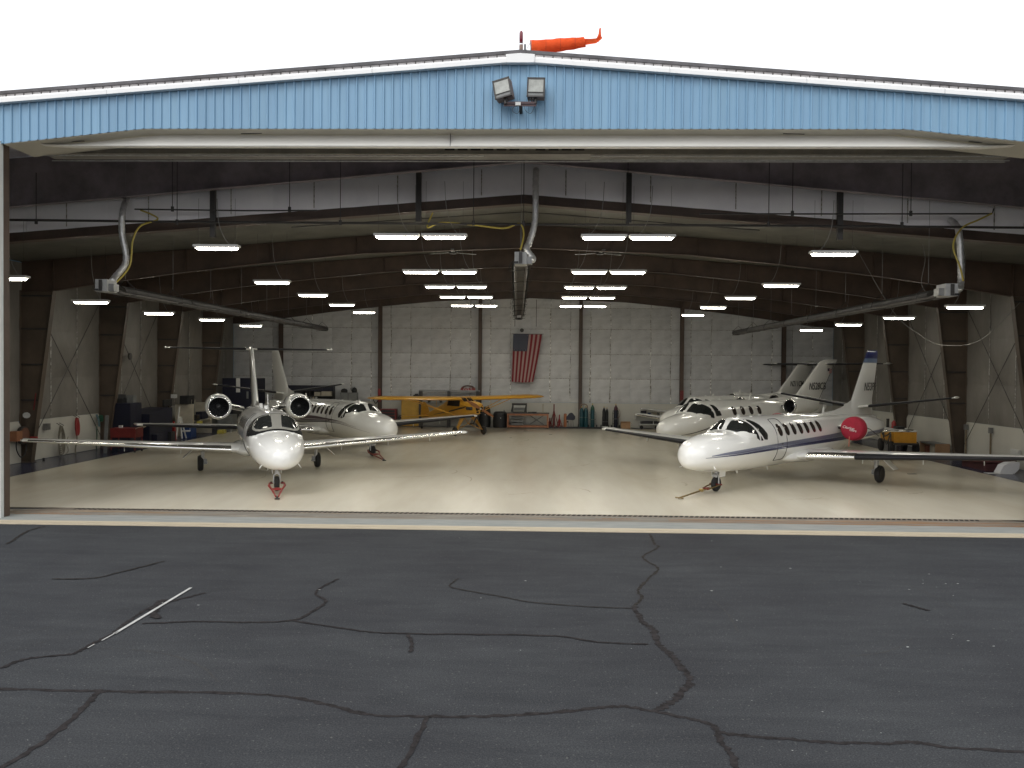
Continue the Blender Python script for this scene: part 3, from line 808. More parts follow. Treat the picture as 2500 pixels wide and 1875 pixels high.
ordn = ['nearest the open door', 'second from the open door', 'third from the open door', 'fourth from the open door', 'last before the back wall']
def fixture(x, y, z, label):
    o = empty('fluorescent_fixture', (x, y, z), label, 'ceiling light', 'long fluorescent lights hanging in rows under the roof')
    link('housing', fx_body, None, o); link('diffuser', dmesh, None, o)
    zt = zceil(x)-z
    sgn = 1 if x < 0 else -1
    w = spline([(sgn*0.35, 0, 0.05), (sgn*0.2, 0, 0.18*zt), (sgn*0.05, 0, 0.5*zt), (0, 0, zt)], 4)
    MB().tube(w, 0.008, 5).build('power_cord', cord_m, o)
    for dx in (-0.5, 0.5):
        MB().tube([(dx, 0, 0.04), (dx, 0, zt)], 0.004, 4).build('hanging_chain', steel_d, o)
for name, pts, ys in rows_l:
    for i, ((x, z), y) in enumerate(zip(pts, ys)):
        if 'double' in name:
            fixture(x-0.645, y, z, 'left light of the pair, %s, %s' % (name, ordn[i]))
            fixture(x+0.645, y, z, 'right light of the pair, %s, %s' % (name, ordn[i]))
        else:
            fixture(x, y, z, 'single lit fluorescent light in the %s, %s' % (name, ordn[i]))

# ================================================================== AIRCRAFT
def pchip(xs, ys):
    n_ = len(xs); h = [xs[i+1]-xs[i] for i in range(n_-1)]; d = [(ys[i+1]-ys[i])/h[i] for i in range(n_-1)]
    m_ = [0.0]*n_
    m_[0] = d[0]; m_[-1] = d[-1]
    for i in range(1, n_-1):
        if d[i-1]*d[i] <= 0: m_[i] = 0
        else:
            w1 = 2*h[i]+h[i-1]; w2 = h[i]+2*h[i-1]; m_[i] = (w1+w2)/(w1/d[i-1]+w2/d[i])
    def f(x):
        if x <= xs[0]: return ys[0]
        if x >= xs[-1]: return ys[-1]
        for i in range(n_-1):
            if x <= xs[i+1]:
                t = (x-xs[i])/h[i]
                return ((1+2*t)*(1-t)**2*ys[i]+t*(1-t)**2*h[i]*m_[i]+t*t*(3-2*t)*ys[i+1]+t*t*(t-1)*h[i]*m_[i+1])
    return f
class Fus:
    def __init__(s, tab, nu=2.15, nl=2.1):
        xs = [t[0] for t in tab]
        s.B = pchip(xs, [t[1] for t in tab]); s.T = pchip(xs, [t[2] for t in tab])
        s.Wd = pchip(xs, [t[3] for t in tab]); s.Z = pchip(xs, [t[4] for t in tab])
        s.nu, s.nl, s.L = nu, nl, xs[-1]
    def p(s, a, thd, off=0.0):
        def q(a, t):
            w, zc = s.Wd(a), s.Z(a); c, sn = cos(t), sin(t)
            n_ = s.nu if sn >= 0 else s.nl
            h = (s.T(a)-zc) if sn >= 0 else (zc-s.B(a))
            return Vector((w*math.copysign(abs(c)**(2/n_), c), a, zc+h*math.copysign(abs(sn)**(2/n_), sn)))
        t = radians(thd); P = q(a, t)
        if off:
            e = 1e-3
            du = q(a+e, t)-q(a-e if a > e else a, t); dv = q(a, t+e)-q(a, t-e)
            nn = dv.cross(du)
            if nn.length < 1e-12: nn = Vector((0, -1, 0))
            nn.normalize()
            ctr = Vector((0, a, s.Z(a)))
            if nn.dot(P-ctr) < 0: nn = -nn
            P = P+nn*off
        return P
    def th(s, a, z, side=1):
        zc = s.Z(a)
        if z >= zc: h = max(1e-4, s.T(a)-zc); n_ = s.nu; t = min(0.9999, (z-zc)/h); v = degrees(asin(t**(n_/2)))
        else: h = max(1e-4, zc-s.B(a)); n_ = s.nl; t = min(0.9999, (zc-z)/h); v = -degrees(asin(t**(n_/2)))
        return v if side > 0 else 180-v
    def mesh(s, N_=48):
        st = [0.0, 0.004, 0.012, 0.03, 0.05, 0.08, 0.12, 0.18, 0.26, 0.36, 0.48, 0.62, 0.8, 1.0]
        a = 1.15
        while a < 4.0: st.append(a); a += 0.1
        while a < s.L-0.2: st.append(a); a += 0.25
        st.append(s.L)
        rows = []
        for a in st:
            rows.append([s.p(a, 360*k/N_) for k in range(N_+1)])
        mb = MB().grid(rows)
        mb.add([s.p(0.0, 360*k/N_) for k in range(N_)], [tuple(range(N_))])
        mb.add([s.p(s.L, 360*k/N_) for k in range(N_)], [tuple(range(N_))])
        return mb
def chaikin(P, it=2, closed=True):
    for _ in range(it):
        Q = []
        for i in range(len(P)):
            a, b_ = P[i], P[(i+1) % len(P)]
            Q.append((a[0]*.82+b_[0]*.18, a[1]*.82+b_[1]*.18)); Q.append((a[0]*.18+b_[0]*.82, a[1]*.18+b_[1]*.82))
        P = Q
    return P
def subdiv(P, k=4):
    Q = []
    for i in range(len(P)):
        a, b_ = P[i], P[(i+1) % len(P)]
        for j in range(k): Q.append((a[0]+(b_[0]-a[0])*j/k, a[1]+(b_[1]-a[1])*j/k))
    return Q
def patch(fus, poly, off, grow=0.0, rnd=2, rings=6, hollow=None):
    P = chaikin(subdiv(poly, 2), rnd)
    P = subdiv(P, 2)
    cx = sum(p[0] for p in P)/len(P); cy = sum(p[1] for p in P)/len(P)
    def sc(p, k):
        return (cx+(p[0]-cx)*k, cy+(p[1]-cy)*k)
    if grow:
        # grow by a distance in metres (theta treated with ~0.8 m radius)
        Q = []
        for p in P:
            dx, dy = p[0]-cx, radians(p[1]-cy)*0.8
            L_ = sqrt(dx*dx+dy*dy)+1e-9
            k = (L_+grow)/L_
            Q.append((cx+(p[0]-cx)*k, cy+(p[1]-cy)*k))
        P = Q
    mb = MB(); V = []; m_ = len(P)
    r0 = hollow if hollow else 0.0
    for r in range(rings+1):
        k = r0+(1-r0)*r/rings
        o_ = off if r < rings else off*0.1
        for p in P:
            q = sc(p, k); V.append(fus.p(q[0], q[1], o_))
    Fc = []
    for r in range(rings):
        for i in range(m_):
            Fc.append((r*m_+i, r*m_+(i+1) % m_, (r+1)*m_+(i+1) % m_, (r+1)*m_+i))
    return mb.add(V, Fc)
def sz(fus, pts, side): return [(a, fus.th(a, z, side)) for a, z in pts]
def oval(c, w, h, k=16, e=2.6):
    return [(c[0]+w/2*math.copysign(abs(cos(t))**(2/e), cos(t)), c[1]+h/2*math.copysign(abs(sin(t))**(2/e), sin(t))) for t in [2*pi*i/k for i in range(k)]]
def stripe(fus, pts, side, off):
    """pts: (s, z_low, z_high)"""
    fl_ = pchip([p[0] for p in pts], [p[1] for p in pts]); fh = pchip([p[0] for p in pts], [p[2] for p in pts])
    a0, a1 = pts[0][0], pts[-1][0]; n_ = max(6, int((a1-a0)/0.12))
    rows = []
    for i in range(n_+1):
        a = a0+(a1-a0)*i/n_; lo, hi = fl_(a), fh(a)
        rows.append([fus.p(a, fus.th(a, lo+(hi-lo)*j/3, side), off) for j in range(4)])
    return MB().grid(rows)
def outline(fus, pts, side, w, off):
    """thin closed line along (s,z) points"""
    Q = subdiv(chaikin(pts, 2), 2); mb = MB()
    P = [fus.p(a, fus.th(a, z, side), off) for a, z in Q]
    P.append(P[0]); P.append(P[1])
    mb.tube(P, w/2, 4, caps=False); return mb
def foil_pts(c, t, n_=12, camb=0.015):
    xs = [0.5*(1-cos(pi*i/n_)) for i in range(n_+1)]
    def yt(x): return 5*t*(0.2969*sqrt(x)-0.1260*x-0.3516*x*x+0.2843*x**3-0.1036*x**4)
    def yc(x): return camb*4*x*(1-x)
    upper = [(x*c, (yc(x)+yt(x))*c) for x in reversed(xs)]
    lower = [(x*c, (yc(x)-yt(x))*c) for x in xs[1:]]
    return upper+lower
def wing_mesh(secs, camb=0.015, n_=12, lo=None, hi=None, le=None, off=0.0, vertical=False):
    """secs: (span, s_le, z, chord, thick_ratio); le = fraction of chord kept for a leading edge sleeve"""
    rows = []
    K = 40
    S_ = []
    for (p, q) in zip(secs[:-1], secs[1:]):
        for i in range(K): S_.append(tuple(p[j]+(q[j]-p[j])*i/K for j in range(5)))
    S_.append(secs[-1])
    if lo is not None:
        S_ = [s for s in S_ if lo-1e-6 <= s[0] <= hi+1e-6]
    for (sp_, sle, z, c, t) in S_:
        if le:
            xs = [le*(0.5*(1-cos(pi*i/8))) for i in range(9)]
            def yt(x): return 5*t*(0.2969*sqrt(x)-0.1260*x-0.3516*x*x+0.2843*x**3-0.1036*x**4)
            P = [(x*c-off*(1-x/le), (camb*4*x*(1-x)+yt(x))*c+off) for x in reversed(xs)]+[(x*c-off*(1-x/le), (camb*4*x*(1-x)-yt(x))*c-off) for x in xs[1:]]
        else: P = foil_pts(c, t, n_, camb)
        if vertical: rows.append([(y_, sle+x_, z) for x_, y_ in P])
        else: rows.append([(sp_, sle+x_, z+y_) for x_, y_ in P])
    mb = MB().grid(rows)
    m_ = len(rows[0])
    for r in ((rows[0], rows[-1]) if not le else ()):
        mb.add(r, [tuple(range(m_))])
    return mb
def mirror(mb, sx):
    if sx < 0: mb.v = [(-x, y, z) for x, y, z in mb.v]
    return mb

def wheel(parent_part, c, r, w, m_rim=rim_m):
    prof = []
    for i in range(13):
        a = -pi/2+pi*i/12
        prof.append((sin(a)*w/2, r-w*0.33+cos(a)*w*0.33))
    prof = [(-w/2*0.75, r*0.55)]+prof+[(w/2*0.75, r*0.55)]
    MB().lathe(prof, c, 'X', 28).build('tyre', tyre_m, parent_part, smooth=True, auto=50)
    MB().lathe([(-w*0.36, r*0.20), (-w*0.30, r*0.22), (-w*0.20, r*0.5), (-w*0.36, r*0.60), (w*0.36, r*0.60), (w*0.20, r*0.5), (w*0.30, r*0.22), (w*0.36, r*0.20)], c, 'X', 20).build('rim', m_rim, parent_part, smooth=True, auto=40)

def jet(o):
    """A light twin jet, nose at the origin pointing to -Y, tail towards +Y."""
    R = empty('business_jet', (o['pos'][0], o['pos'][1], ZF), o['label'], 'jet airplane', 'business jets parked in the hangar', radians(o['phi']))
    fus = Fus(o['tab']); body = o.get('paint', whitep)
    fo = fus.mesh().build('fuselage', body, R, smooth=True, auto=60)
    sides = (1, -1)
    ck = o['cockpit']
    if o.get('black_surround'):
        for sd in sides:
            pass
    # glazing
    if o.get('black_surround'):
        for nm_, m_, off_, e in (('antiglare_surround', blackframe, 0.006, 1.0), ('windshield_frame', greyframe, 0.010, 0.0)):
            if e:
                lo_ = [(1.57, 90), (1.57, 60), (1.62, 40), (1.75, 26), (2.0, 14), (2.45, 8)]; hi_ = [(2.22, 90), (2.24, 72), (2.34, 60), (2.5, 46), (2.62, 28), (2.45, 8)]
            else:
                lo_ = [(1.62, 90), (1.62, 66), (1.66, 52), (1.74, 43), (1.86, 36), (1.98, 33)]; hi_ = [(2.165, 90), (2.18, 72), (2.23, 62), (2.25, 52), (2.19, 42), (1.98, 33)]
            rows_ = []
            for k_ in range(41):
                u_ = abs(k_-20)/20*5; i_ = min(4, int(u_)); f_ = u_-i_
                A_ = (lo_[i_][0]+(lo_[i_+1][0]-lo_[i_][0])*f_, lo_[i_][1]+(lo_[i_+1][1]-lo_[i_][1])*f_)
                B_ = (hi_[i_][0]+(hi_[i_+1][0]-hi_[i_][0])*f_, hi_[i_][1]+(hi_[i_+1][1]-hi_[i_][1])*f_)
                rr_ = []
                for j_ in range(9):
                    a_ = A_[0]+(B_[0]-A_[0])*j_/8; t_ = A_[1]+(B_[1]-A_[1])*j_/8
                    if k_ < 20: t_ = 180-t_
                    rr_.append(fus.p(a_, t_, off_))
                rows_.append(rr_)
            MB().grid(rows_).build(nm_, m_, R, smooth=True)
    for sd in sides:
        c90 = (lambda t: t if sd > 0 else 180-t)
        wp = [(a, c90(t) if k == 't' else fus.th(a, t, sd)) for (a, t, k) in ck['pane']]
        if o.get('black_surround'):
            patch(fus, wp, 0.013, grow=0.014, rnd=1).build('windshield_seal', blackframe, R, smooth=True)
        else:
            patch(fus, wp, 0.004, grow=0.018).build('windshield_frame', seal_m, R, smooth=True)
        patch(fus, wp, 0.012 if not o.get('black_surround') else 0.017, rnd=2 if not o.get('black_surround') else 1).build('windshield', glass_m, R, smooth=True)
        sp_ = [(a, c90(t) if k == 't' else fus.th(a, t, sd)) for (a, t, k) in ck['side']]
        patch(fus, sp_, 0.004, grow=0.018 if not o.get('black_surround') else 0.05).build('side_window_frame', seal_m if not o.get('black_surround') else blackframe, R, smooth=True)
        patch(fus, sp_, 0.011 if not o.get('black_surround') else 0.014).build('side_window', glass_m, R, smooth=True)
        if 'tri' in ck:
            patch(fus, sz(fus, ck['tri'], sd), 0.008, rnd=1).build('quarter_window', glass_m, R, smooth=True)
        if o.get('visor', True):
            vp = sz(fus, ck['visor'], sd)
            patch(fus, vp, 0.014, rnd=0).build('windshield_fairing', body, R)
        # wiper / rain rail
        for i, (c, z) in enumerate(o['windows'][sd]):
            pw = sz(fus, oval((c, z), 0.27, 0.36), sd)
            fr = patch(fus, pw, 0.003, grow=0.014, rnd=0, rings=3)
            w_ = fr.build('cabin_window', seal_m, R, smooth=True)
            patch(fus, pw, 0.008, rnd=0, rings=4).build('pane', glass_brown, w_, smooth=True)
        if sd in o['door']:
            a0, a1, z0, z1 = o['doorbox']
            d_ = outline(fus, [(a0, z0), (a0+0.06, z0-0.0), (a1-0.06, z0), (a1, z0+0.05), (a1, z1-0.05), (a1-0.06, z1), (a0+0.06, z1), (a0, z1-0.05)], sd, 0.022, 0.002).build('cabin_door', blackframe if o.get('dark_door') else seal_m, R)
            hx = (a0+a1)/2
            patch(fus, sz(fus, [(hx-0.07, 1.33), (hx+0.07, 1.33), (hx+0.07, 1.29), (hx-0.07, 1.29)], sd), 0.010, rnd=0, rings=2).build('door_handle', steel_d, d_)
        for (m_, pts) in o.get('stripes', {}).get(sd, []):
            stripe(fus, pts, sd, 0.0035 if m_ is not lilac_str else 0.002).build('livery_stripe', m_, R, smooth=True)
    # wings
    W = o['wing']
    for sd in sides:
        secs = W['secs']
        wo = mirror(wing_mesh(secs), sd).build('wing', body, R, smooth=True, auto=40)
        # rounded tip
        tpv = secs[-1]
        mirror(MB().lathe([(-0.42*tpv[3], 0.005), (-0.3*tpv[3], 0.035), (0, 0.055), (0.35*tpv[3], 0.03), (0.5*tpv[3], 0.005)], (tpv[0], tpv[1]+tpv[3]*0.5, tpv[2]+0.01), 'Y', 10), sd).build('wing_tip', body if not W.get('tip_silver') else polish, wo, smooth=True)
        m_in = W['inner'][1]
        mirror(wing_mesh(secs, lo=W['inner'][0], hi=W['split']+0.09, le=0.11, off=0.004), sd).build('leading_edge', m_in, wo, smooth=True)
        mirror(wing_mesh(secs, lo=W['split']-0.1, hi=W['outer_to'], le=0.085, off=0.006), sd).build(W['outer'][0], W['outer'][1], wo, smooth=True)
        for xx in (secs[0][0]+1.9, secs[0][0]+3.6):
            # flap hinge fairings below the trailing edge
            t = (xx-secs[0][0])/(secs[-1][0]-secs[0][0])
            s_, z_, c_ = [secs[0][j]+(secs[-1][j]-secs[0][j])*t for j in (1, 2, 3)]
            mirror(MB().lathe([(0.55*c_, 0.004), (0.7*c_, 0.05), (0.95*c_, 0.045), (1.08*c_, 0.004)], (xx, s_, z_-0.05), 'Y', 8), sd).build('flap_fairing', body, wo, smooth=True)
        # little drain masts under the wing
        for xx in (2.6, 4.3, 5.9):
            t = (xx-secs[0][0])/(secs[-1][0]-secs[0][0])
            s_, z_ = [secs[0][j]+(secs[-1][j]-secs[0][j])*t for j in (1, 2)]
            mirror(MB().box((xx, s_+0.55, z_-0.17), (0.012, 0.05, 0.13)), sd).build('drain_mast', body, wo)
        # root fairing
        g0 = secs[0]
        rws = []
        for i in range(13):
            u = i/12; yy = g0[1]-0.55+u*(g0[3]+1.5); bulge = sin(pi*min(1, max(0, u)))**0.6
            hw_ = 0.58+0.46*bulge; zc_ = g0[2]-0.0
            r = []
            for k in range(9):
                a = -pi/2+pi*k/8
                r.append((0.35+(hw_-0.35)*cos(a)**0.7 if cos(a) > 0.001 else 0.35, yy, zc_-0.02+sin(a)*(0.09+0.14*bulge)))
            rws.append(r)
        mirror(MB().grid(rws), sd).build('wing_root_fairing', body, R, smooth=True)
        # static wicks and nav light
        mirror(MB().box((tpv[0]+0.02, tpv[1]+0.1, tpv[2]+0.02), (0.05, 0.16, 0.05)), sd).build('navigation_light', lip_m, wo)
    # fin and dorsal fillet
    Fn = o['fin']   # rows of (z, s_le, chord, thick)
    rows = []
    for (z, s_, c, t) in Fn:
        P = foil_pts(c, t, 10, 0.0)
        rows.append([(y_, s_+x_, z) for x_, y_ in P])
    mb = MB().grid(rows); mb.add(rows[-1], [tuple(range(len(rows[-1])))])
    fin = mb.build('fin', body, R, smooth=True, auto=45)
    for (z0, z1, m_) in o.get('fin_bands', []):
        zs_ = [z for z, *_ in Fn]
        f1, f2, f3 = pchip(zs_, [q[1] for q in Fn]), pchip(zs_, [q[2] for q in Fn]), pchip(zs_, [q[3] for q in Fn])
        rr = []
        for i in range(5):
            z = z0+(z1-z0)*i/4
            rr.append([(y_*1.0+math.copysign(0.004, y_), f1(z)-0.004+x_, z) for x_, y_ in foil_pts(f2(z)+0.008, f3(z), 10, 0)])
        mb = MB().grid(rr)
        if z1 > zs_[-1]-0.02: mb.add(rr[-1], [tuple(range(len(rr[-1])))])
        mb.build('fin_band', m_, fin, smooth=True, auto=45)
    if 'rudder_line' in o:
        for sd in sides:
            a, b_ = o['rudder_line']
            MB().tube([(sd*a[2], a[0], a[1]), (sd*b_[2], b_[0], b_[1])], 0.012, 5).build('rudder_gap', black_str, fin)
    # dorsal fillet
    D = o['dorsal']
    rr = []
    for (a, z, hw_) in D:
        zb_ = fus.T(a)-0.12
        rr.append([(-hw_*3, a, zb_), (-hw_, a, zb_+(z-zb_)*0.55), (0, a, z), (hw_, a, zb_+(z-zb_)*0.55), (hw_*3, a, zb_)])
    MB().grid(rr).build('dorsal_fin', body, R, smooth=True, auto=80)
    # registration
    if o.get('reg'):
        txt, size, s_, z_, xo, sh, xsc, sd = o['reg']
        me = text_mesh(txt, size, 0.003, sh, 0.004, width=xsc)
        me.materials.append(black_str)
        for sd in sides:
            ro = link('registration_lettering', me, None, fin, loc=(sd*xo, s_, z_), rot=(radians(90), 0, radians(90) if sd > 0 else radians(-90)))
    # tailplane
    for sd in sides:
        tp = mirror(wing_mesh(o['tail'], camb=0.0, n_=8), sd).build('tailplane', body, R, smooth=True, auto=40)
        mirror(wing_mesh(o['tail'], camb=0.0, le=0.22, off=0.006, lo=o['tail'][0][0]+o.get('tboot', 0.15), hi=o['tail'][-1][0]-0.08), sd).build('deice_boot', boot_m, tp, smooth=True)
        e = o['tail'][-1]
        mirror(MB().lathe([(-0.1, 0.004), (0.0, 0.04), (0.45*e[3], 0.05), (1.0*e[3], 0.006)], (e[0]+0.02, e[1], e[2]+0.01), 'Y', 8), sd).build('elevator_horn', body, tp, smooth=True)
    # engines
    En = o['engine']
    for sd in sides:
        x, s0, z, r, L_ = En['x'], En['s'], En['z'], En['r'], En['len']
        cc = (sd*x, s0, z)
        na = MB().lathe([(0.03, r*0.80), (0.06, r*0.86), (0.2, r*0.955), (0.5, r), (1.0, r*1.0), (1.5, r*0.94), (2.0*L_/2.4, r*0.8), (L_, r*0.62), (L_, r*0.55), (L_-0.3, r*0.5)], cc, 'Y', 32, caps=False).build('engine_nacelle', body, R, smooth=True, auto=60)
        lip = []
        for i in range(9):
            a = -pi/2-0.2+(pi+0.5)*i/8
            lip.append((0.045-cos(a)*0.075, r*0.775+sin(a)*r*0.075))
        MB().lathe([(0.13, r*0.69)]+lip+[(0.10, r*0.885)], cc, 'Y', 40, caps=False).build('inlet_lip', lip_m, na, smooth=True)
        MB().lathe([(0.06, r*0.72), (0.30, r*0.69), (0.56, r*0.68), (0.57, 0.0)], cc, 'Y', 32, caps=False).build('inlet_duct', duct_in, na, smooth=True, auto=60)
        MB().lathe([(0.34, 0.003), (0.37, r*0.09), (0.44, r*0.17), (0.54, r*0.22)], cc, 'Y', 18).build('spinner', mat('spinner_grey', (0.2, 0.2, 0.2), rough=0.4, metal=0.5), na, smooth=True)
        fb = MB()
        for k in range(20):
            a = 2*pi*k/20
            ca, sa = cos(a), sin(a); t1, t2 = cos(a+0.16), sin(a+0.16)
            fb.add([(cc[0]+ca*r*0.2, s0+0.47, z+sa*r*0.2), (cc[0]+ca*r*0.68, s0+0.46, z+sa*r*0.68), (cc[0]+t1*r*0.68, s0+0.54, z+t2*r*0.68), (cc[0]+t1*r*0.2, s0+0.53, z+t2*r*0.2)], [(0, 1, 2, 3)])
        fb.build('fan_blades', fan_m, na, kind='stuff')
        MB().lathe([(L_-0.25, r*0.4), (L_+0.05, r*0.45), (L_+0.1, r*0.42)], cc, 'Y', 20).build('exhaust_pipe', steel_g, na, smooth=True)
        xi = 0.5
        py = MB()
        yA, yB = s0+0.35, s0+L_*0.85
        rr = []
        for u in (0, 0.12, 0.3, 0.6, 0.85, 1.0):
            a = yA+(yB-yA)*u; h_ = 0.02+0.085*sin(pi*min(1, u*1.15+0.05))**0.7
            zf = z-En.get('drop', 0.05)
            rr.append([(sd*(x-r*0.8), a, z+h_), (sd*xi, a, zf+h_), (sd*xi, a, zf-h_), (sd*(x-r*0.8), a, z-h_), (sd*(x-r*0.8), a, z+h_)])
        py.grid(rr); py.build('engine_pylon', body, R, smooth=True, auto=30)
        MB().box((sd*(x-r-0.17), yA+0.01, z-0.02), (0.16, 0.05, 0.05)).build('pylon_inlet', black_hole, R)
        for (z0, z1, m_) in En.get('bands', []):
            # band painted on the outboard side of the nacelle
            rws = []
            for i in range(12):
                a = 0.35+(L_-0.4)*i/11
                rad = r*(1.0 if a < 1.2 else 1.0-0.36*((a-1.2)/(L_-1.2))**1.3) if a > 0.5 else r*(0.97+0.06*(a-0.35))
                rws.append([(cc[0]+sd*cos(asin(max(-.99, min(.99, (zz-z)/rad))))*(rad+0.006), s0+a, zz) for zz in (z0+(a*0.03), (z0+z1)/2+a*0.03, z1+a*0.03)])
            MB().grid(rws).build('nacelle_stripe', m_, na, smooth=True)
        if En.get('cover'):
            cv = MB().lathe([(-0.14, 0.002), (-0.14, r*0.55), (-0.13, r*0.82), (-0.10, r*0.94), (-0.04, r*1.0), (0.12, r*1.03), (0.22, r*1.03)], cc, 'Y', 40, caps=False)
            cvo = cv.build('engine_cover', redcov, na, smooth=True, auto=60, label='red fabric engine inlet cover with white lettering')
            if sd > 0:
                for (t_, sz_, dx, dz) in (('Citation', 0.125, -0.10, 0.035), ('Ultra', 0.115, 0.06, -0.05)):
                    me = text_mesh(t_, sz_, 0.003, 0.3, 0.001)
                    me.materials.append(white_ink)
                    link('cover_lettering', me, None, na, loc=(cc[0]+dx, s0-0.147, cc[2]+dz), rot=(radians(90), radians(9), 0))
                MB().box((cc[0]-0.06, s0-0.15, z-r*0.96-0.05), (0.025, 0.01, 0.34), ry=0.04).build('streamer_ribbon', mat('faded_red_ribbon', (0.65, 0.2, 0.13), rough=0.8), na)
                MB().tube([(cc[0]+r*0.98, s0+0.05, z+0.08), (cc[0]+r*0.99, s0+0.5, z-0.02), (cc[0]+r*0.9, s0+1.4, z-0.3)], 0.013, 5).build('cover_strap', black_m, na)
    # landing gear
    G = o['gear']
    ng = MB()
    zb = fus.B(G['ns'])
    ng.tube([(0, G['ns']+0.02, zb+0.1), (0, G['ns'], G['nr']*2+0.08)], 0.05, 10)
    ng.tube([(0, G['ns'], G['nr']*2+0.1), (0.085, G['ns'], G['nr']*2+0.02), (0.085, G['ns'], G['nr'])], 0.022, 8)
    ng.tube([(0, G['ns'], G['nr']*2+0.1), (-0.085, G['ns'], G['nr']*2+0.02), (-0.085, G['ns'], G['nr'])], 0.022, 8)
    ng.tube([(0, G['ns']+0.02, zb-0.08), (0, G['ns']+0.45, zb+0.05)], 0.022, 6)
    ng.box((0, G['ns']-0.06, zb-0.12), (0.13, 0.06, 0.07))
    ngo = ng.build('nose_gear', silver_strut, R, smooth=True, auto=40)
    wheel(ngo, (0, G['ns'], G['nr']), G['nr'], 0.125)
    for sd in sides:
        MB().box((sd*0.13, G['ns']+0.14, zb-0.06), (0.012, 0.34, 0.17), ry=sd*0.12).build('nose_gear_door', body, ngo)
    for sd in sides:
        mgx, ms, mr_ = G['mx'], G['ms'], G['mr']
        zw = W['secs'][0][2]+(mgx-W['secs'][0][0])*(W['secs'][-1][2]-W['secs'][0][2])/(W['secs'][-1][0]-W['secs'][0][0])
        mb = MB()
        mb.tube([(mgx-0.02, ms-0.12, zw), (mgx-0.05, ms-0.14, mr_*1.35)], 0.05, 10)
        mb.tube([(mgx-0.05, ms-0.14, mr_*1.4), (mgx-0.05, ms-0.02, mr_*0.9), (mgx-0.1, ms, mr_)], 0.04, 8)
        mb.tube([(mgx-0.2, ms, mr_), (mgx, ms, mr_)], 0.05, 10)
        mb.tube([(mgx-0.06, ms-0.1, zw-0.05), (mgx-0.65, ms-0.1, zw-0.02)], 0.02, 6)
        mb.tube([(mgx-0.09, ms-0.2, zw), (mgx-0.09, ms-0.1, mr_*1.1)], 0.018, 6)
        mb.tube([(mgx-0.02, ms-0.03, zw), (mgx-0.04, ms+0.06, mr_*1.5)], 0.03, 6)
        mirror(mb, sd)
        mo = mb.build('main_gear', silver_strut, R, smooth=True, auto=40)
        wheel(mo, (sd*(mgx+0.02), ms, mr_), mr_, 0.19)
        mirror(MB().box((mgx+0.34, ms-0.12, zw-0.24), (0.64, 0.42, 0.018), ry=radians(42)), sd).build('gear_door', body, mo)
        mirror(MB().box((mgx-0.12, ms-0.08, mr_*1.25), (0.12, 0.16, 0.16)), sd).build('brake_unit', steel_g, mo)
        mirror(MB().tube([(mgx-0.42, ms-0.35, zw-0.13), (mgx-0.06, ms-0.26, zw-0.26)], 0.012, 5), sd).build('gear_link', chrome, mo)
    # antennas, probes
    for (kind, a, x, hgt) in o.get('antennas', []):
        zt = fus.T(a)
        if kind == 'blade':
            MB().prism([(a-0.09, zt-0.03), (a+0.12, zt-0.03), (a+0.12, zt+hgt), (a+0.06, zt+hgt)], x-0.012, x+0.012, axis='X').build('blade_antenna', body, R)
        elif kind == 'puck':
            MB().lathe([(0, 0.07), (0.02, 0.068), (0.045, 0.04), (0.05, 0.0)], (x, a, zt-0.01-abs(x)*0.25), 'Z', 14, sx=1.0).build('gps_antenna', body, R, smooth=True)
        elif kind == 'box':
            MB().box((x, a, zt+hgt/2-0.03), (0.1, 0.34, hgt)).build('roof_antenna', body, R)
        elif kind == 'under':
            zb = fus.B(a)
            MB().prism([(a, zb+0.02), (a+0.14, zb+0.02), (a+0.15, zb-hgt), (a+0.09, zb-hgt)], x-0.01, x+0.01, axis='X').build('belly_antenna', body, R)
    for sd in sides:
        P = fus.p(0.75, -38 if sd > 0 else 218)
        MB().tube([P, P+Vector((sd*0.06, 0.0, -0.08)), P+Vector((sd*0.07, -0.14, -0.10))], [0.016, 0.012, 0.006], 6).build('pitot_tube', body, R)
    return R, fus

# --- profile tables (station, bottom, top, half width, widest z)
TAB_U = [(0, 1.13, 1.15, 0.01, 1.14), (0.02, 1.0, 1.27, 0.12, 1.14), (0.06, 0.90, 1.36, 0.21, 1.14), (0.15, 0.82, 1.45, 0.32, 1.14), (0.35, 0.75, 1.56, 0.46, 1.15), (0.7, 0.685, 1.66, 0.59, 1.17), (1.1, 0.64, 1.725, 0.69, 1.19), (1.6, 0.59, 1.77, 0.76, 1.22), (1.95, 0.565, 1.785, 0.785, 1.24), (2.1, 0.56, 1.80, 0.79, 1.25), (2.28, 0.55, 1.95, 0.795, 1.26), (2.45, 0.545, 2.08, 0.80, 1.27), (2.75, 0.54, 2.15, 0.81, 1.29), (3.2, 0.53, 2.175, 0.815, 1.30), (5.0, 0.52, 2.165, 0.815, 1.31), (8.0, 0.52, 2.12, 0.80, 1.31), (9.2, 0.56, 2.08, 0.77, 1.33), (10.3, 0.72, 2.03, 0.66, 1.42), (11.4, 0.95, 1.98, 0.50, 1.52), (12.5, 1.22, 1.95, 0.34, 1.62), (13.6, 1.5, 1.9, 0.17, 1.72), (14.3, 1.68, 1.84, 0.05, 1.77)]
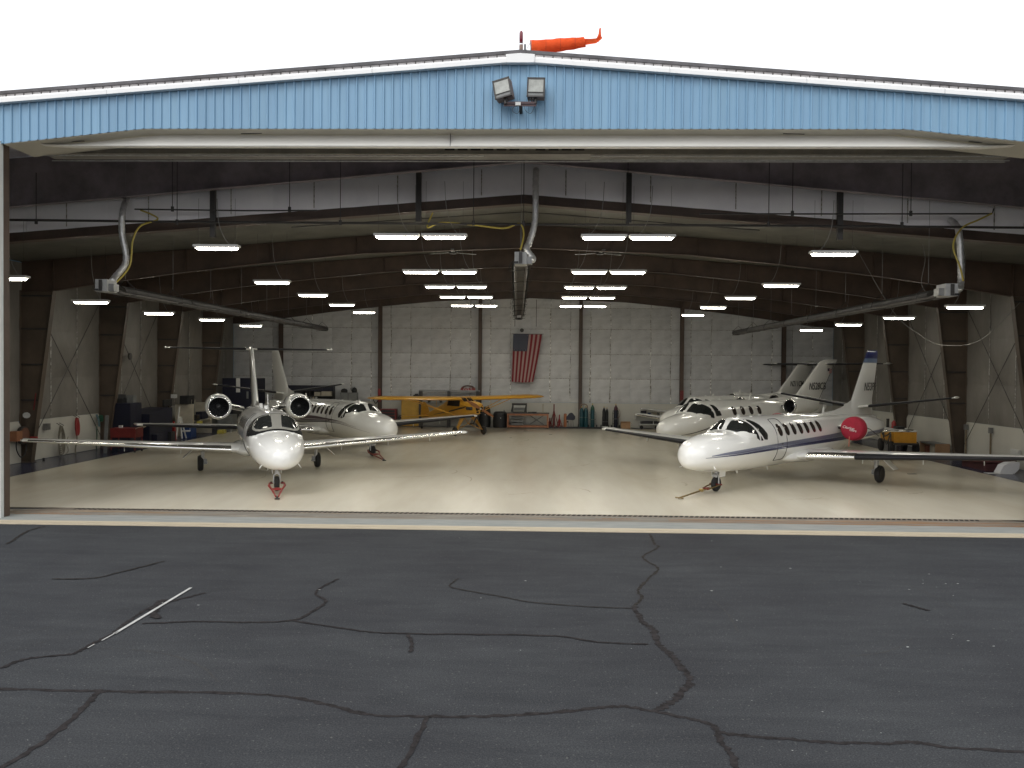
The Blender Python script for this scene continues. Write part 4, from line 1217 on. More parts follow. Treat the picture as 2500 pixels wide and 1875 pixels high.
TAB_C = [(0, 1.06, 1.08, 0.01, 1.07), (0.02, 0.94, 1.19, 0.12, 1.07), (0.06, 0.86, 1.27, 0.21, 1.07), (0.15, 0.80, 1.35, 0.32, 1.07), (0.35, 0.745, 1.45, 0.46, 1.09), (0.7, 0.70, 1.57, 0.60, 1.14), (1.1, 0.67, 1.66, 0.70, 1.2), (1.4, 0.655, 1.71, 0.745, 1.24), (1.55, 0.65, 1.735, 0.765, 1.27), (1.62, 0.65, 1.79, 0.768, 1.28), (1.85, 0.645, 2.0, 0.78, 1.32), (2.08, 0.64, 2.17, 0.79, 1.35), (2.3, 0.635, 2.225, 0.80, 1.38), (2.8, 0.63, 2.25, 0.81, 1.4), (3.5, 0.62, 2.27, 0.815, 1.42), (6.5, 0.62, 2.26, 0.81, 1.43), (8.0, 0.66, 2.22, 0.77, 1.46), (9.2, 0.82, 2.15, 0.63, 1.54), (10.4, 1.08, 2.08, 0.44, 1.63), (11.6, 1.4, 2.0, 0.24, 1.73), (12.6, 1.66, 1.9, 0.06, 1.79)]
ck_U = dict(pane=[(2.10, 86, 't'), (2.44, 84, 't'), (2.62, 2.10, 'z'), (2.78, 1.95, 'z'), (2.90, 1.70, 'z'), (2.93, 1.49, 'z'), (2.78, 1.57, 'z'), (2.45, 1.66, 'z'), (2.2, 1.72, 'z')],
            side=[(2.78, 2.11, 'z'), (2.98, 2.10, 'z'), (3.27, 1.93, 'z'), (3.47, 1.66, 'z'), (3.40, 1.50, 'z'), (3.20, 1.52, 'z'), (3.03, 1.75, 'z'), (2.88, 1.96, 'z')],
            tri=[(3.02, 1.64), (3.14, 1.48), (2.99, 1.48)],
            visor=[(2.12, 1.745), (2.45, 1.73), (2.84, 1.65), (2.74, 1.52), (2.35, 1.56), (2.05, 1.64)])
ck_C = dict(pane=[(1.62, 86, 't'), (2.02, 84, 't'), (2.28, 2.12, 'z'), (2.52, 1.97, 'z'), (2.62, 1.75, 'z'), (2.62, 1.53, 'z'), (2.3, 1.60, 'z'), (2.0, 1.645, 'z'), (1.75, 1.68, 'z')],
            side=[(2.66, 2.1, 'z'), (2.86, 2.08, 'z'), (3.06, 1.84, 'z'), (3.12, 1.64, 'z'), (2.76, 1.62, 'z'), (2.72, 1.85, 'z')],
            visor=[(1.6, 1.69), (2.0, 1.70), (2.42, 1.62), (2.3, 1.5), (1.9, 1.52), (1.6, 1.60)])
ck_A = dict(pane=[(1.66, 83.5, 't'), (2.13, 82.5, 't'), (2.14, 73, 't'), (2.19, 63, 't'), (2.205, 54, 't'), (2.12, 43, 't'), (1.97, 37, 't'), (1.80, 42, 't'), (1.69, 54, 't'), (1.665, 68, 't')],
            side=[(2.27, 57, 't'), (2.42, 50, 't'), (2.53, 32, 't'), (2.40, 15, 't'), (2.05, 19, 't'), (2.12, 32, 't'), (2.24, 45, 't')])
winU = [(4.36+0.49*i, 1.74) for i in range(7)]
winU_B = [(4.36+0.49*i, 1.74) for i in range(6)]
wing_U = dict(secs=[(0.75, 5.30, 0.84, 2.55, 0.125), (7.95, 6.75, 1.19, 0.95, 0.11)], inner=(0.96, polish), split=2.6, outer=('deice_boot', boot_m), outer_to=7.85)
wing_C = dict(secs=[(0.75, 5.25, 0.86, 2.3, 0.125), (7.2, 6.3, 1.22, 0.95, 0.10)], inner=(0.96, polish), split=2.04, outer=('leading_edge', polish), outer_to=7.15, tip_silver=True)
def fin_U():
    return [(1.7, 11.1, 3.0, 0.10), (2.1, 11.55, 2.4, 0.10), (2.5, 11.86, 2.05, 0.10), (3.4, 12.56, 1.65, 0.10), (4.25, 13.22, 1.2, 0.10), (4.38, 13.33, 1.07, 0.09), (4.41, 13.4, 0.98, 0.05)]
def fin_C(ds=0.0, k=1.0):
    f = [(1.8, 9.35, 2.6, 0.095), (2.2, 9.75, 2.4, 0.095), (2.43, 9.96, 2.3, 0.095), (3.2, 10.93, 1.85, 0.095), (3.8, 11.66, 1.68, 0.095), (4.05, 12.0, 1.55, 0.10), (4.14, 12.35, 1.27, 0.10), (4.19, 12.75, 0.9, 0.07)]
    return [(2.2+(z-2.2)*k if z > 2.2 else z, s_+ds, c, t) for z, s_, c, t in f]
dors_U = [(9.2, 2.10, 0.02), (10.2, 2.15, 0.04), (11.0, 2.27, 0.05), (11.9, 2.52, 0.06), (12.6, 2.5, 0.05)]
dors_C = [(7.6, 2.26, 0.02), (8.6, 2.31, 0.04), (9.4, 2.36, 0.05), (10.0, 2.46, 0.06), (10.9, 2.4, 0.05)]
gearU = dict(ns=1.75, nr=0.225, ms=7.45, mx=2.66, mr=0.28)
gearC = dict(ns=1.67, nr=0.215, ms=7.43, mx=1.95, mr=0.27)
tail_U = [(0.05, 12.2, 2.22, 1.35, 0.09), (3.37, 12.75, 2.66, 0.62, 0.09)]
antU = [('blade', 3.0, 0.0, 0.07), ('puck', 3.6, 0.12, 0.1), ('puck', 4.6, -0.1, 0.1), ('under', 4.9, 0.0, 0.14), ('under', 2.9, 0.0, 0.10), ('blade', 9.25, 0.0, 0.26)]

bluestr = [(lilac_str, [(0.55, 1.15, 1.17), (1.1, 1.165, 1.235), (1.7, 1.17, 1.27), (4.2, 1.225, 1.345), (8.5, 1.29, 1.44), (12.0, 1.36, 1.56)]),
           (navy_str, [(0.35, 1.105, 1.115), (1.0, 1.12, 1.145), (1.8, 1.125, 1.165), (4.3, 1.15, 1.225), (8.6, 1.17, 1.29), (12.0, 1.20, 1.36)])]
for k in range(4):
    z0 = 0.0
    bluestr.append((navy_str, [(1.2+0.3*k, 1.18+0.013*k, 1.183+0.013*k), (4.2, 1.245+0.024*k, 1.251+0.024*k), (8.5, 1.318+0.03*k, 1.328+0.03*k), (12.0, 1.4+0.038*k, 1.412+0.038*k)]))
jet(dict(pos=(4.62, 24.88), phi=-41.0, label='white jet with navy stripe and a red engine cover, front right of the hangar', tab=TAB_U, cockpit=ck_U,
         windows={1: winU, -1: winU}, door=(1, -1), doorbox=(4.07, 4.70, 0.80, 2.07), dark_door=True,
         wing=wing_U, fin=fin_U(), dorsal=dors_U, tail=tail_U, tboot=0.35,
         fin_bands=[(4.10, 4.42, navy_str), (3.93, 4.10, mat('pale_blue_stripe', (0.12, 0.17, 0.27), rough=0.3, coat=0.8))],
         engine=dict(x=1.4, s=8.45, z=1.63, r=0.40, len=2.25, cover=True, drop=0.0, bands=[(1.42, 1.52, lilac_str), (1.34, 1.42, navy_str)]),
         gear=gearU, stripes={1: bluestr, -1: bluestr}, antennas=antU,
         reg=('N53PF', 0.44, 13.40, 2.98, 0.105, 0.22, 1.22, 1)))

mar = [(maroon_str, [(2.4, 1.30, 1.305), (3.5, 1.345, 1.375), (4.8, 1.34, 1.41), (6.1, 1.31, 1.44), (7.6, 1.27, 1.40), (9.5, 1.25, 1.37), (12.3, 1.35, 1.5)]),
       (black_str, [(0.7, 1.03, 1.035), (2.4, 1.20, 1.215), (3.5, 1.25, 1.275), (4.8, 1.23, 1.275), (6.1, 1.16, 1.23), (8.3, 1.04, 1.14), (12.3, 1.1, 1.22)]),
       (maroon_str, [(1.6, 1.20, 1.203), (3.5, 1.30, 1.32), (4.8, 1.29, 1.325), (6.1, 1.245, 1.29), (8.3, 1.16, 1.23), (12.3, 1.24, 1.32)])]
jet(dict(pos=(-5.2, 33.95), phi=35.0, label='off-white jet with maroon stripes parked behind the nose of the front left jet', tab=TAB_U, paint=creamp, cockpit=ck_U,
         windows={1: winU_B, -1: winU_B}, door=(1, -1), doorbox=(4.07, 4.70, 0.86, 2.07),
         wing=dict(wing_U, split=2.0), fin=fin_U(), dorsal=[(a, z+0.04, w) for a, z, w in dors_U], tail=[(0.05, 12.2, 2.24, 1.35, 0.09), (3.3, 12.75, 2.68, 0.62, 0.09)], tboot=0.35,
         engine=dict(x=1.4, s=8.45, z=1.63, r=0.40, len=2.25, drop=0.0), gear=dict(gearU, ns=1.72), stripes={1: mar, -1: mar}, antennas=antU))

blk = [(black_str, [(0.7, 0.83, 0.84), (1.0, 0.86, 0.885), (2.5, 1.14, 1.19), (3.1, 1.30, 1.40), (4.5, 1.35, 1.40), (7, 1.2, 1.28)]),
       (black_str, [(1.2, 0.86, 0.866), (2.5, 1.10, 1.115), (3.4, 1.22, 1.25), (6.5, 1.1, 1.15)])]
tail_C = lambda z, ds=0.0, hs=3.1: [(0.06, 12.35+ds, z, 1.05, 0.09), (hs, 12.75+ds, z+0.02, 0.55, 0.09)]
winC = [(4.07, 1.81), (4.69, 1.81), (5.30, 1.81), (5.91, 1.81)]
winCl = [(3.95+0.42*i, 1.81) for i in range(6)]
antC = [('blade', 3.9, 0.0, 0.1), ('puck', 3.2, 0.1, 0.1), ('blade', 6.2, 0.0, 0.3), ('under', 3.4, 0.0, 0.12), ('puck', 5.0, -0.12, 0.1)]
# front left jet: nearly head-on, T-tail
RA, fusA = jet(dict(pos=(-6.41, 23.61), phi=22.2, label='white T-tailed jet seen nearly head-on at the front left with silver wing edges', tab=TAB_C, cockpit=ck_A, black_surround=True, visor=False,
         windows={1: winC, -1: winCl}, door=(-1,), doorbox=(3.25, 3.75, 0.9, 2.15),
         wing=wing_C, fin=fin_C(-0.75, 1.10), dorsal=dors_C, tail=tail_C(4.27, -0.75, 3.15),
         rudder_line=((11.9, 4.05, 0.055), (10.9, 2.6, 0.09)),
         engine=dict(x=1.37, s=7.55, z=2.17, r=0.455, len=2.1, drop=0.12), gear=gearC,
         antennas=[('box', 4.9, -0.05, 0.1), ('box', 6.1, -0.1, 0.12), ('blade', 5.3, 0.06, 0.42), ('puck', 4.3, 0.13, 0.1), ('puck', 4.2, 0.36, 0.1), ('blade', 3.2, 0, .05), ('under', 2.2, -0.2, 0.1), ('under', 2.6, 0.3, 0.1)]))
# a row of small static ports and wiper stubs below the windshield of the front jet
for sd in (-1, 1):
    for a, t in ((1.5, 40), (1.55, 36), (1.52, 58)):
        P = fusA.p(a, t if sd > 0 else 180-t, 0.01)
        MB().box(P, (0.09, 0.03, 0.03), rz=sd*0.3).build('rain_deflector', whitep, RA)
jet(dict(pos=(5.55, 36.81), phi=-49.0, label='white T-tailed jet with black nose stripe, middle of the three jets on the right', tab=TAB_C, paint=creamp, cockpit=ck_C,
         windows={1: winC, -1: winCl}, door=(-1,), doorbox=(3.2, 3.75, 0.9, 2.15),
         wing=wing_C, fin=fin_C(), dorsal=dors_C, tail=tail_C(3.95), rudder_line=((13.3, 3.9, 0.025), (12.0, 2.22, 0.03)),
         engine=dict(x=1.35, s=7.35, z=1.97, r=0.40, len=2.1, drop=0.1), gear=dict(gearC, ns=1.5), stripes={1: blk, -1: blk}, antennas=antC,
         reg=('N528CB', 0.50, 11.66, 2.82, 0.112, 0.18, 1.5, 1)))
jet(dict(pos=(6.62, 43.55), phi=-49.0, label='off-white T-tailed jet farthest back on the right by the rear wall', tab=TAB_C, paint=creamp, cockpit=ck_C,
         windows={1: winC, -1: winCl}, door=(-1,), doorbox=(3.2, 3.75, 0.9, 2.15),
         wing=wing_C, fin=fin_C(-0.2), dorsal=dors_C, tail=tail_C(3.95, -0.2, 3.05), engine=dict(x=1.35, s=7.35, z=1.97, r=0.40, len=2.1, drop=0.1), gear=dict(gearC, ns=1.5), antennas=antC,
         reg=('N211CM', 0.44, 11.45, 2.84, 0.112, 0.18, 1.35, 1)))
# small flag decal on the fin of the middle right jet
Rd = [o for o in bpy.data.objects if o.get('label', '').startswith('white T-tailed jet with black nose')][0]
fnd = [c for c in Rd.children if c.name.startswith('fin')and not c.name.startswith('fin_')][0]
MB().grid([[(0.088, 12.62, 3.58), (0.088, 12.80, 3.60)], [(0.086, 12.62, 3.72), (0.086, 12.80, 3.74)]]).build('flag_decal', mat('decal_navy', (0.04, 0.03, 0.06), rough=0.4), fnd)
MB().grid([[(0.086, 12.76, 3.46), (0.082, 13.02, 3.50)], [(0.088, 12.76, 3.68), (0.082, 13.02, 3.72)]]).build('flag_decal', mat('decal_pink', (0.45, 0.26, 0.25), rough=0.4), fnd)

# ------------------------------------------------------------------ yellow high-wing airplane
def cub():
    ph = radians(35)
    R = empty('propeller_airplane', (-2.53, 46.12, ZF), 'small yellow high-wing propeller airplane with black lightning stripe near the rear wall', 'propeller airplane', None, ph)
    secs = [(0.10, 1.28, 1.70, 0.24), (0.16, 1.20, 1.76, 0.29), (0.45, 1.12, 1.82, 0.34), (0.95, 1.02, 1.84, 0.36), (1.25, 0.97, 1.80, 0.37), (1.55, 0.93, 1.90, 0.37), (2.2, 0.88, 1.93, 0.37), (3.0, 0.82, 1.88, 0.34), (3.6, 0.77, 1.62, 0.29), (4.6, 0.66, 1.32, 0.20), (5.6, 0.54, 1.02, 0.11), (6.3, 0.46, 0.84, 0.04)]
    rows = []
    for (a, zb, zt, w) in secs:
        e = 2.6 if a < 1.0 else 5
        rows.append([(w*math.copysign(abs(cos(t))**(2/e), cos(t)), a, (zb+zt)/2+(zt-zb)/2*math.copysign(abs(sin(t))**(2/e), sin(t))) for t in [2*pi*k/24 for k in range(25)]])
    mb = MB().grid(rows); mb.add(rows[0][:-1], [tuple(range(24))]); mb.add(rows[-1][:-1], [tuple(range(24))])
    f = mb.build('fuselage', yel_m, R, smooth=True, auto=45)
    # cowl openings and cylinders
    for sd in (-1, 1):
        MB().lathe([(0, 0.001), (0.0, 0.115), (0.02, 0.12)], (sd*0.13, 0.085, 1.46), 'Y', 16, sx=0.8).build('cowl_opening', black_hole, f)
        cy = MB()
        for j in range(2):
            cy.lathe([(0.26+0.018*i, 0.075+0.012*(i % 2)) for i in range(12)], (0, 0.35+0.3*j, 1.46), 'X', 14)
        mirror(cy, sd).build('engine_cylinder', steel_d, R)
        MB().box((sd*0.11, 0.092, 1.27), (0.14, 0.02, 0.09)).build('cowl_vent', black_hole, f)
        MB().box((sd*0.17, 0.088, 1.63), (0.05, 0.02, 0.03)).build('cowl_vent', black_hole, f)
        # lightning stripe
        st = MB()
        def sp(a, z):
            for q, p in zip(secs[:-1], secs[1:]):
                if a <= p[0]:
                    t = (a-q[0])/(p[0]-q[0]); w = q[3]+(p[3]-q[3])*t; return (sd*(w+0.006), a, z)
            return (sd*0.05, a, z)
        st.add([sp(0.85, 1.58), sp(1.35, 1.47), sp(1.32, 1.50), sp(2.2, 1.33), sp(3.4, 1.14), sp(4.8, 0.95), sp(4.8, 0.92), sp(3.4, 1.08), sp(2.2, 1.25), sp(1.28, 1.42), sp(1.32, 1.40), sp(0.95, 1.50)], [(0, 1, 10, 11), (2, 3, 8, 9), (3, 4, 7, 8), (4, 5, 6, 7)])
        st.build('lightning_stripe', black_str, f)
        # side windows
        MB().prism([(1.55, 1.52), (2.9, 1.52), (2.75, 1.84), (1.50, 1.84)], sd*0.372, sd*0.379, axis='X').build('side_window', glass_brown, f)
    MB().grid([[(-0.34, 1.18, 1.80), (0.34, 1.18, 1.80)], [(-0.33, 1.55, 2.0), (0.33, 1.55, 2.0)]]).build('windshield', glass_brown, f)
    for x in (-0.34, 0.0, 0.34):
        MB().tube([(x, 1.17, 1.80), (x*0.97, 1.55, 2.01)], 0.014, 5).build('windshield_bar', yel_m, f)
    # wing panels: constant chord with rounded tips
    for sd in (-1, 1):
        sc_ = [(0.0, 1.42, 1.90, 1.60, 0.13), (4.5, 1.42, 1.97, 1.60, 0.13), (5.0, 1.47, 1.98, 1.45, 0.11), (5.25, 1.62, 1.985, 1.1, 0.09), (5.37, 1.9, 1.99, 0.5, 0.08)]
        w = mirror(wing_mesh(sc_, camb=0.03, n_=10), sd).build('wing', yel_m, R, smooth=True, auto=50)
        for (xa, ya) in ((3.0, 1.65), (3.0, 2.45)):
            MB().tube([(sd*0.34, 1.62, 0.96), (sd*xa, ya, 1.90)], 0.022, 6).build('wing_strut', yel_m, R)
        MB().tube([(sd*1.7, 1.65, 1.42), (sd*1.7, 1.7, 1.90)], 0.012, 5).build('jury_strut', yel_m, R)
        # landing gear V
        MB().add([(sd*0.30, 1.0, 1.02), (sd*0.30, 1.55, 0.95), (sd*0.82, 1.18, 0.27), (sd*0.80, 1.05, 0.27), (sd*0.32, 1.0, 1.0), (sd*0.32, 1.55, 0.93), (sd*0.84, 1.18, 0.25), (sd*0.82, 1.05, 0.25)], [(0, 1, 2, 3), (4, 5, 6, 7), (0, 1, 5, 4), (1, 2, 6, 5), (2, 3, 7, 6), (3, 0, 4, 7)]).build('gear_leg', yel_m, R)
        MB().tube([(0.0, 1.25, 0.62), (sd*0.78, 1.12, 0.28)], 0.018, 6).build('gear_strut', yel_m, R)
        MB().tube([(sd*0.3, 1.2, 1.0), (0.0, 1.25, 0.62)], 0.016, 6).build('gear_strut', yel_m, R)
        whl = MB().lathe([(-0.13, 0.05), (-0.13, 0.1), (-0.10, 0.105)], (0, 0, 0), 'X', 12)
        h = mirror(MB().lathe([(-0.03, 0.02), (0.12, 0.06), (0.13, 0.0)], (0.88, 1.1, 0.235), 'X', 12), sd).build('wheel', yel_m, R, smooth=True)
        prof = [(0.02, 0.09)]+[(0.09+sin(-pi/2+pi*i/10)*0.09, 0.15+cos(-pi/2+pi*i/10)*0.085) for i in range(11)]+[(0.16, 0.09)]
        mirror(MB().lathe(prof, (0.80, 1.1, 0.235), 'X', 24), sd).build('tyre', tyre_m, h, smooth=True, auto=50)
        # tailplane
        tpp = MB().prism([(0.03, 5.65), (1.1, 5.72), (1.42, 6.1), (1.35, 6.55), (0.1, 6.5)], 0.80, 0.835, axis='Z')
        mirror(tpp, sd).build('tailplane', yel_m, R)
    MB().prism([(5.6, 0.95), (6.0, 1.5), (6.35, 1.62), (6.68, 1.45), (6.72, 0.8), (6.35, 0.45)], -0.015, 0.015, axis='X').build('fin', yel_m, R)
    MB().tube([(0, 6.35, 0.5), (0, 6.6, 0.12)], 0.02, 6).build('tailwheel_spring', steel_d, R)
    MB().lathe([(-0.03, 0.03), (-0.03, 0.08), (0.03, 0.08), (0.03, 0.03)], (0, 6.62, 0.09), 'X', 14).build('tail_wheel', tyre_m, R)
    # propeller: wooden, twisted, about 30 degrees from level
    a = radians(-28); pr = MB(); rows = []
    for i in range(-10, 11):
        t = i/10*0.92; c = 0.045+0.075*sin(pi*min(1, abs(i)/10+0.12))
        tw = radians(62-42*abs(i)/10)*(1 if i > 0 else -1)
        if i == 0: tw = pi/2; c = 0.06
        dx, dy = c*cos(tw), c*sin(tw)*0.8
        P = [(t, -0.02-dy, -dx), (t, -0.045, 0.0), (t, -0.02+dy, dx), (t, 0.005, 0.0)]
        rows.append([(p[0]*cos(a)-p[2]*sin(a), p[1], 1.46+p[0]*sin(a)+p[2]*cos(a)) for p in P+[P[0]]])
    pr.grid(rows).build('propeller', wood_m, R, smooth=True, auto=40)
    MB().lathe([(-0.10, 0.0), (-0.08, 0.05), (0.1, 0.07)], (0, 0, 1.46), 'Y', 14).build('propeller_hub', chrome, R, smooth=True)
    MB().tube([(0.1, 0.5, 1.05), (0.12, 0.9, 0.62), (0.12, 1.3, 0.58)], 0.04, 8).build('exhaust_pipe', steel_d, R)
    return R
cub()

# ------------------------------------------------------------------ tow bars
def towhead(pos, rz, label, m_, tilt=0.0, L_=1.75):
    R = empty('tow_bar', (pos[0], pos[1], ZF), label, 'tow bar', None, rz)
    for sd in (-1, 1):
        MB().tube([(sd*0.12, 0.02, 0.22), (sd*0.20, -0.10, 0.24), (sd*0.22, -0.32, 0.2), (sd*0.13, -0.75, 0.13), (sd*0.035, -L_+0.2, 0.06)], [0.02, 0.028, 0.034, 0.026, 0.024], 8).build('fork_arm', m_, R)
        MB().lathe([(-0.03, 0.035), (0.03, 0.035)], (sd*0.155, 0.0, 0.24), 'X', 10).build('axle_pin', steel_d, R)
    MB().tube([(-0.15, -0.66, 0.14), (0.15, -0.66, 0.14)], 0.028, 8).build('cross_bar', m_, R)
    MB().box((0, -0.62, 0.14), (0.14, 0.16, 0.06)).build('latch_block', m_, R)
    MB().tube([(0, -L_+0.14, 0.06), (0, -L_, 0.04)], 0.03, 8).build('tow_eye', steel_d, R)
    MB().box((0, -L_-0.02, 0.03), (0.14, 0.04, 0.03)).build('foot', steel_d, R)
    return R
towhead((-7.04, 25.15), radians(17), 'red forked tow head clamped on the nose wheel of the front left jet', red_m)
towhead((-6.2, 35.33), radians(24), 'dark red tow head on the nose wheel of the off-white jet with maroon stripes', mat('worn_red_paint', (0.18, 0.035, 0.025), rough=0.6, var=0.3), L_=2.0)
tb = empty('tow_bar', (5.74, 26.1, ZF), 'long brown tow bar lying from the nose wheel of the navy striped jet', 'tow bar', None, 0)
d = Vector((4.38, 24.38, 0))-Vector((5.74, 26.1, 0)); L_ = d.length; d.normalize()
tb.rotation_euler = (0, 0, atan2(d.x, -d.y)*-1+0) ; tb.rotation_euler = (0, 0, atan2(d.y, d.x)+pi/2)
for sd in (-1, 1):
    MB().tube([(sd*0.13, 0.0, 0.22), (sd*0.14, -0.30, 0.19), (sd*0.10, -0.60, 0.16), (0.0, -0.86, 0.13)], 0.02, 8).build('fork_arm', towbrown, tb)
MB().tube([(0, -0.75, 0.14), (0, -L_, 0.05)], 0.024, 8).build('bar', towbrown, tb)
MB().box((0.02, -0.62, 0.16), (0.16, 0.16, 0.06)).build('latch_block', darkred, tb)
MB().box((0.0, -0.9, 0.14), (0.09, 0.12, 0.08)).build('shear_coupling', brassm, tb)
MB().tube([(-0.13, -L_+0.05, 0.05), (0.13, -L_+0.02, 0.05)], 0.018, 6).build('handle', towbrown, tb)
MB().tube([(-0.2, 0.0, 0.225), (0.2, 0.0, 0.225)], 0.02, 8).build('axle_pin', darkred, tb)

# ------------------------------------------------------------------ tube heaters, vent ducts and hoses
def heater(x, z, ex, ez, label, ductpts, hosepts, side):
    R = empty('tube_heater', (x, 24.2, z), label, 'tube heater', 'gas tube heaters under the roof')
    y1 = 49.0-24.2
    def at(t): return (ex-x)*t, y1*t, (ez-z)*t
    MB().box((0, -0.15, 0.0), (0.33, 0.55, 0.33)).build('burner_box', mat('dull_white_box', (0.34, 0.34, 0.33), rough=0.5, var=0.15), R)
    MB().box((0.0, -0.47, 0.0), (0.09, 0.02, 0.30)).build('box_seam', steel_d, R)
    MB().box((-0.12*side if side else 0.1, -0.47, -0.12), (0.12, 0.02, 0.05)).build('label_plate', black_m, R)
    MB().box((0.24*(side or 1), -0.2, -0.05), (0.14, 0.3, 0.2)).build('gas_valve', steel_g, R)
    for dx in (-0.15, 0.15):
        a, b_ = at(0.01), at(1.0)
        MB().tube([(a[0]+dx, a[1], a[2]-0.12), (b_[0]+dx, b_[1], b_[2]-0.12)], 0.045, 10).build('heat_tube', mat('heat_tube_steel', (0.13, 0.12, 0.115), rough=0.5, metal=0.6, var=0.3), R)
    n_ = 5
    for i in range(n_):
        a, b_ = at(0.02+0.98*i/n_), at(0.02+0.98*(i+1)/n_-0.003)
        prof = [(-0.26, -0.10), (-0.23, 0.0), (-0.13, 0.07), (0.13, 0.07), (0.23, 0.0), (0.26, -0.10)]
        MB().grid([[(a[0]+p, a[1], a[2]+q) for p, q in prof], [(b_[0]+p, b_[1], b_[2]+q) for p, q in prof]]).build('reflector', mat('reflector_metal', (0.07, 0.068, 0.066), rough=0.5, metal=0.6, var=0.4, vscale=2), R)
    a = at(1.0)
    MB().tube([(a[0]-0.15, a[1], a[2]-0.12), (a[0]-0.1, a[1]+0.22, a[2]-0.12), (a[0]+0.1, a[1]+0.22, a[2]-0.12), (a[0]+0.15, a[1], a[2]-0.12)], 0.06, 8).build('return_bend', steel_d, R)
    for i in range(8):
        a = at(0.04+0.94*i/7); xx = x+a[0]; zz = z+a[2]
        MB().tube([(a[0]-0.34, a[1], a[2]-0.14), (a[0]-0.30, a[1], a[2]+0.02), (a[0], a[1], a[2]+0.30), (a[0]+0.30, a[1], a[2]+0.02), (a[0]+0.34, a[1], a[2]-0.14), (a[0]-0.34, a[1], a[2]-0.2)], 0.012, 5).build('hanger', steel_d, R)
        top = (zceil(xx) if 24.2+a[1] > 25.8 else zroof(xx)-0.1)-z
        MB().tube([(a[0], a[1], a[2]+0.28), (a[0], a[1], top)], 0.006, 4).build('hanging_chain', steel_g, R)
    P = spline([(p[0]-x, p[1]-24.2, p[2]-z) for p in ductpts], 8)
    rr = [0.085+0.008*(i % 2) for i in range(len(P))]
    MB().tube(P, rr, 12).build('vent_duct', galv, R, smooth=True)
    hp = spline([(p[0]-x, p[1]-24.2, p[2]-z) for p in hosepts], 8)
    MB().tube(hp, 0.026, 6).build('gas_hose', yhose, R, smooth=True)
    return R
heater(-11.49, 5.78, -11.49, 5.79, 'tube heater hung along the left side, white burner box and silver duct', [(-11.62, 25.6, 8.55), (-11.48, 25.0, 8.0), (-11.50, 25.0, 7.4), (-11.38, 25.0, 6.6), (-11.55, 24.7, 6.1), (-11.5, 24.4, 5.95)],
       [(-11.05, 25.2, 8.08), (-10.7, 25.1, 7.95), (-10.47, 25.0, 7.78), (-10.95, 25.0, 7.6), (-11.18, 25.0, 7.2), (-11.25, 24.9, 6.4), (-11.5, 24.3, 5.75)], 1)
heater(11.44, 5.79, 11.40, 5.72, 'tube heater hung along the right side, white burner box and silver duct', [(12.2, 25.6, 7.95), (12.2, 25.1, 7.6), (12.24, 25.0, 6.7), (12.2, 24.9, 6.05), (11.9, 24.4, 5.85), (11.6, 24.2, 5.85)],
       [(13.12, 25.1, 8.05), (12.7, 25.0, 7.85), (12.2, 24.9, 7.6), (11.93, 24.8, 7.1), (12.08, 24.7, 6.5), (12.08, 24.5, 6.1)], -1)
heater(-0.03, 6.58, -0.6, 6.5, 'tube heater hung under the ridge with curved white duct above the flag', [(0.36, 25.55, 9.35), (0.35, 25.1, 8.9), (0.34, 25.0, 7.8), (0.2, 24.9, 7.2), (0.12, 24.8, 6.95), (0.3, 24.7, 6.66), (0.1, 24.5, 6.62)],
       [(-2.6, 25.3, 8.05), (-2.72, 25.1, 7.6), (-2.3, 25.0, 7.72), (-1.4, 25.0, 7.66), (-0.54, 25.0, 7.57), (-0.1, 25.0, 7.7), (0.03, 24.9, 7.4), (-0.05, 24.5, 6.9)], 1)
def pipe_thing(y, pts, label, rods, r=0.035):
    R = empty('sprinkler_pipe', (0, y, 0), label, 'pipe', 'iron pipes hung under the roof')
    MB().tube([(x, 0, z) for x, z in pts], r, 8).build('pipe', steel_d, R)
    for (x, z, zt) in rods:
        MB().tube([(x, 0, z), (x, 0, zt)], 0.012, 5).build('hanger_rod', steel_d, R)
        MB().tube([(x, 0, z-0.06), (x, 0, z+0.08)], 0.045, 8).build('pipe_clamp', steel_d, R)
pipe_thing(25.0, [(-18.2, 7.78), (-10, 7.72), (0, 7.68), (10, 7.66), (18.2, 7.62)], 'long dark iron pipe hung level across the whole front of the hall', [(x, 7.70, 10.0-0.085*abs(x)+0.3) for x in (-14.0, -9.9, -5.2, -1.4, 0.02, 2.95, 6.9, 10.6, 14.0)])
pipe_thing(25.15, [(-11.2, 8.10), (-8, 8.07), (-5.9, 8.08)], 'short dark pipe above the left tube heater', [(-10.1, 8.1, 9.8), (-6.7, 8.1, 9.9)], 0.022)
pipe_thing(25.15, [(5.0, 8.02), (9, 8.03), (13.15, 8.05), (13.2, 8.2)], 'short dark pipe above the right tube heater', [(7.6, 8.03, 9.8), (10.9, 8.04, 9.6)], 0.022)
pipe_thing(26.4, [(-7.0, 7.80), (0, 8.28), (7.0, 7.76)], 'thin dark pipe following the roof slope behind the front rafter', [(-3.1, 8.05, 8.5), (3.1, 8.05, 8.5)], 0.016)
for pts, lab in (([(10.83, 30, 8.2), (11.2, 30, 7.6), (12.38, 30, 5.63), (13.2, 30, 4.9), (14.02, 30, 4.51), (15.38, 30.2, 4.69), (16.9, 30.6, 6.0)], 'long loose cable swooping from the roof to the right wall'),
                 ([(12.02, 27, 7.5), (12.12, 27, 7.0), (12.02, 27, 6.3), (12.2, 27, 5.95)], 'thin cord dangling beside the right tube heater')):
    thing(MB().tube(spline(pts, 10), 0.008, 5), 'hanging_cable', cord_m, lab, 'cable', smooth=True)
for (x, z) in ((-0.95, 6.4), (0.35, 6.4)):
    MB().tube([(x, 53.6, 7.8), (x, 53.6, 6.15)], 0.018, 5).build('drop_pipe', steel_d, H)
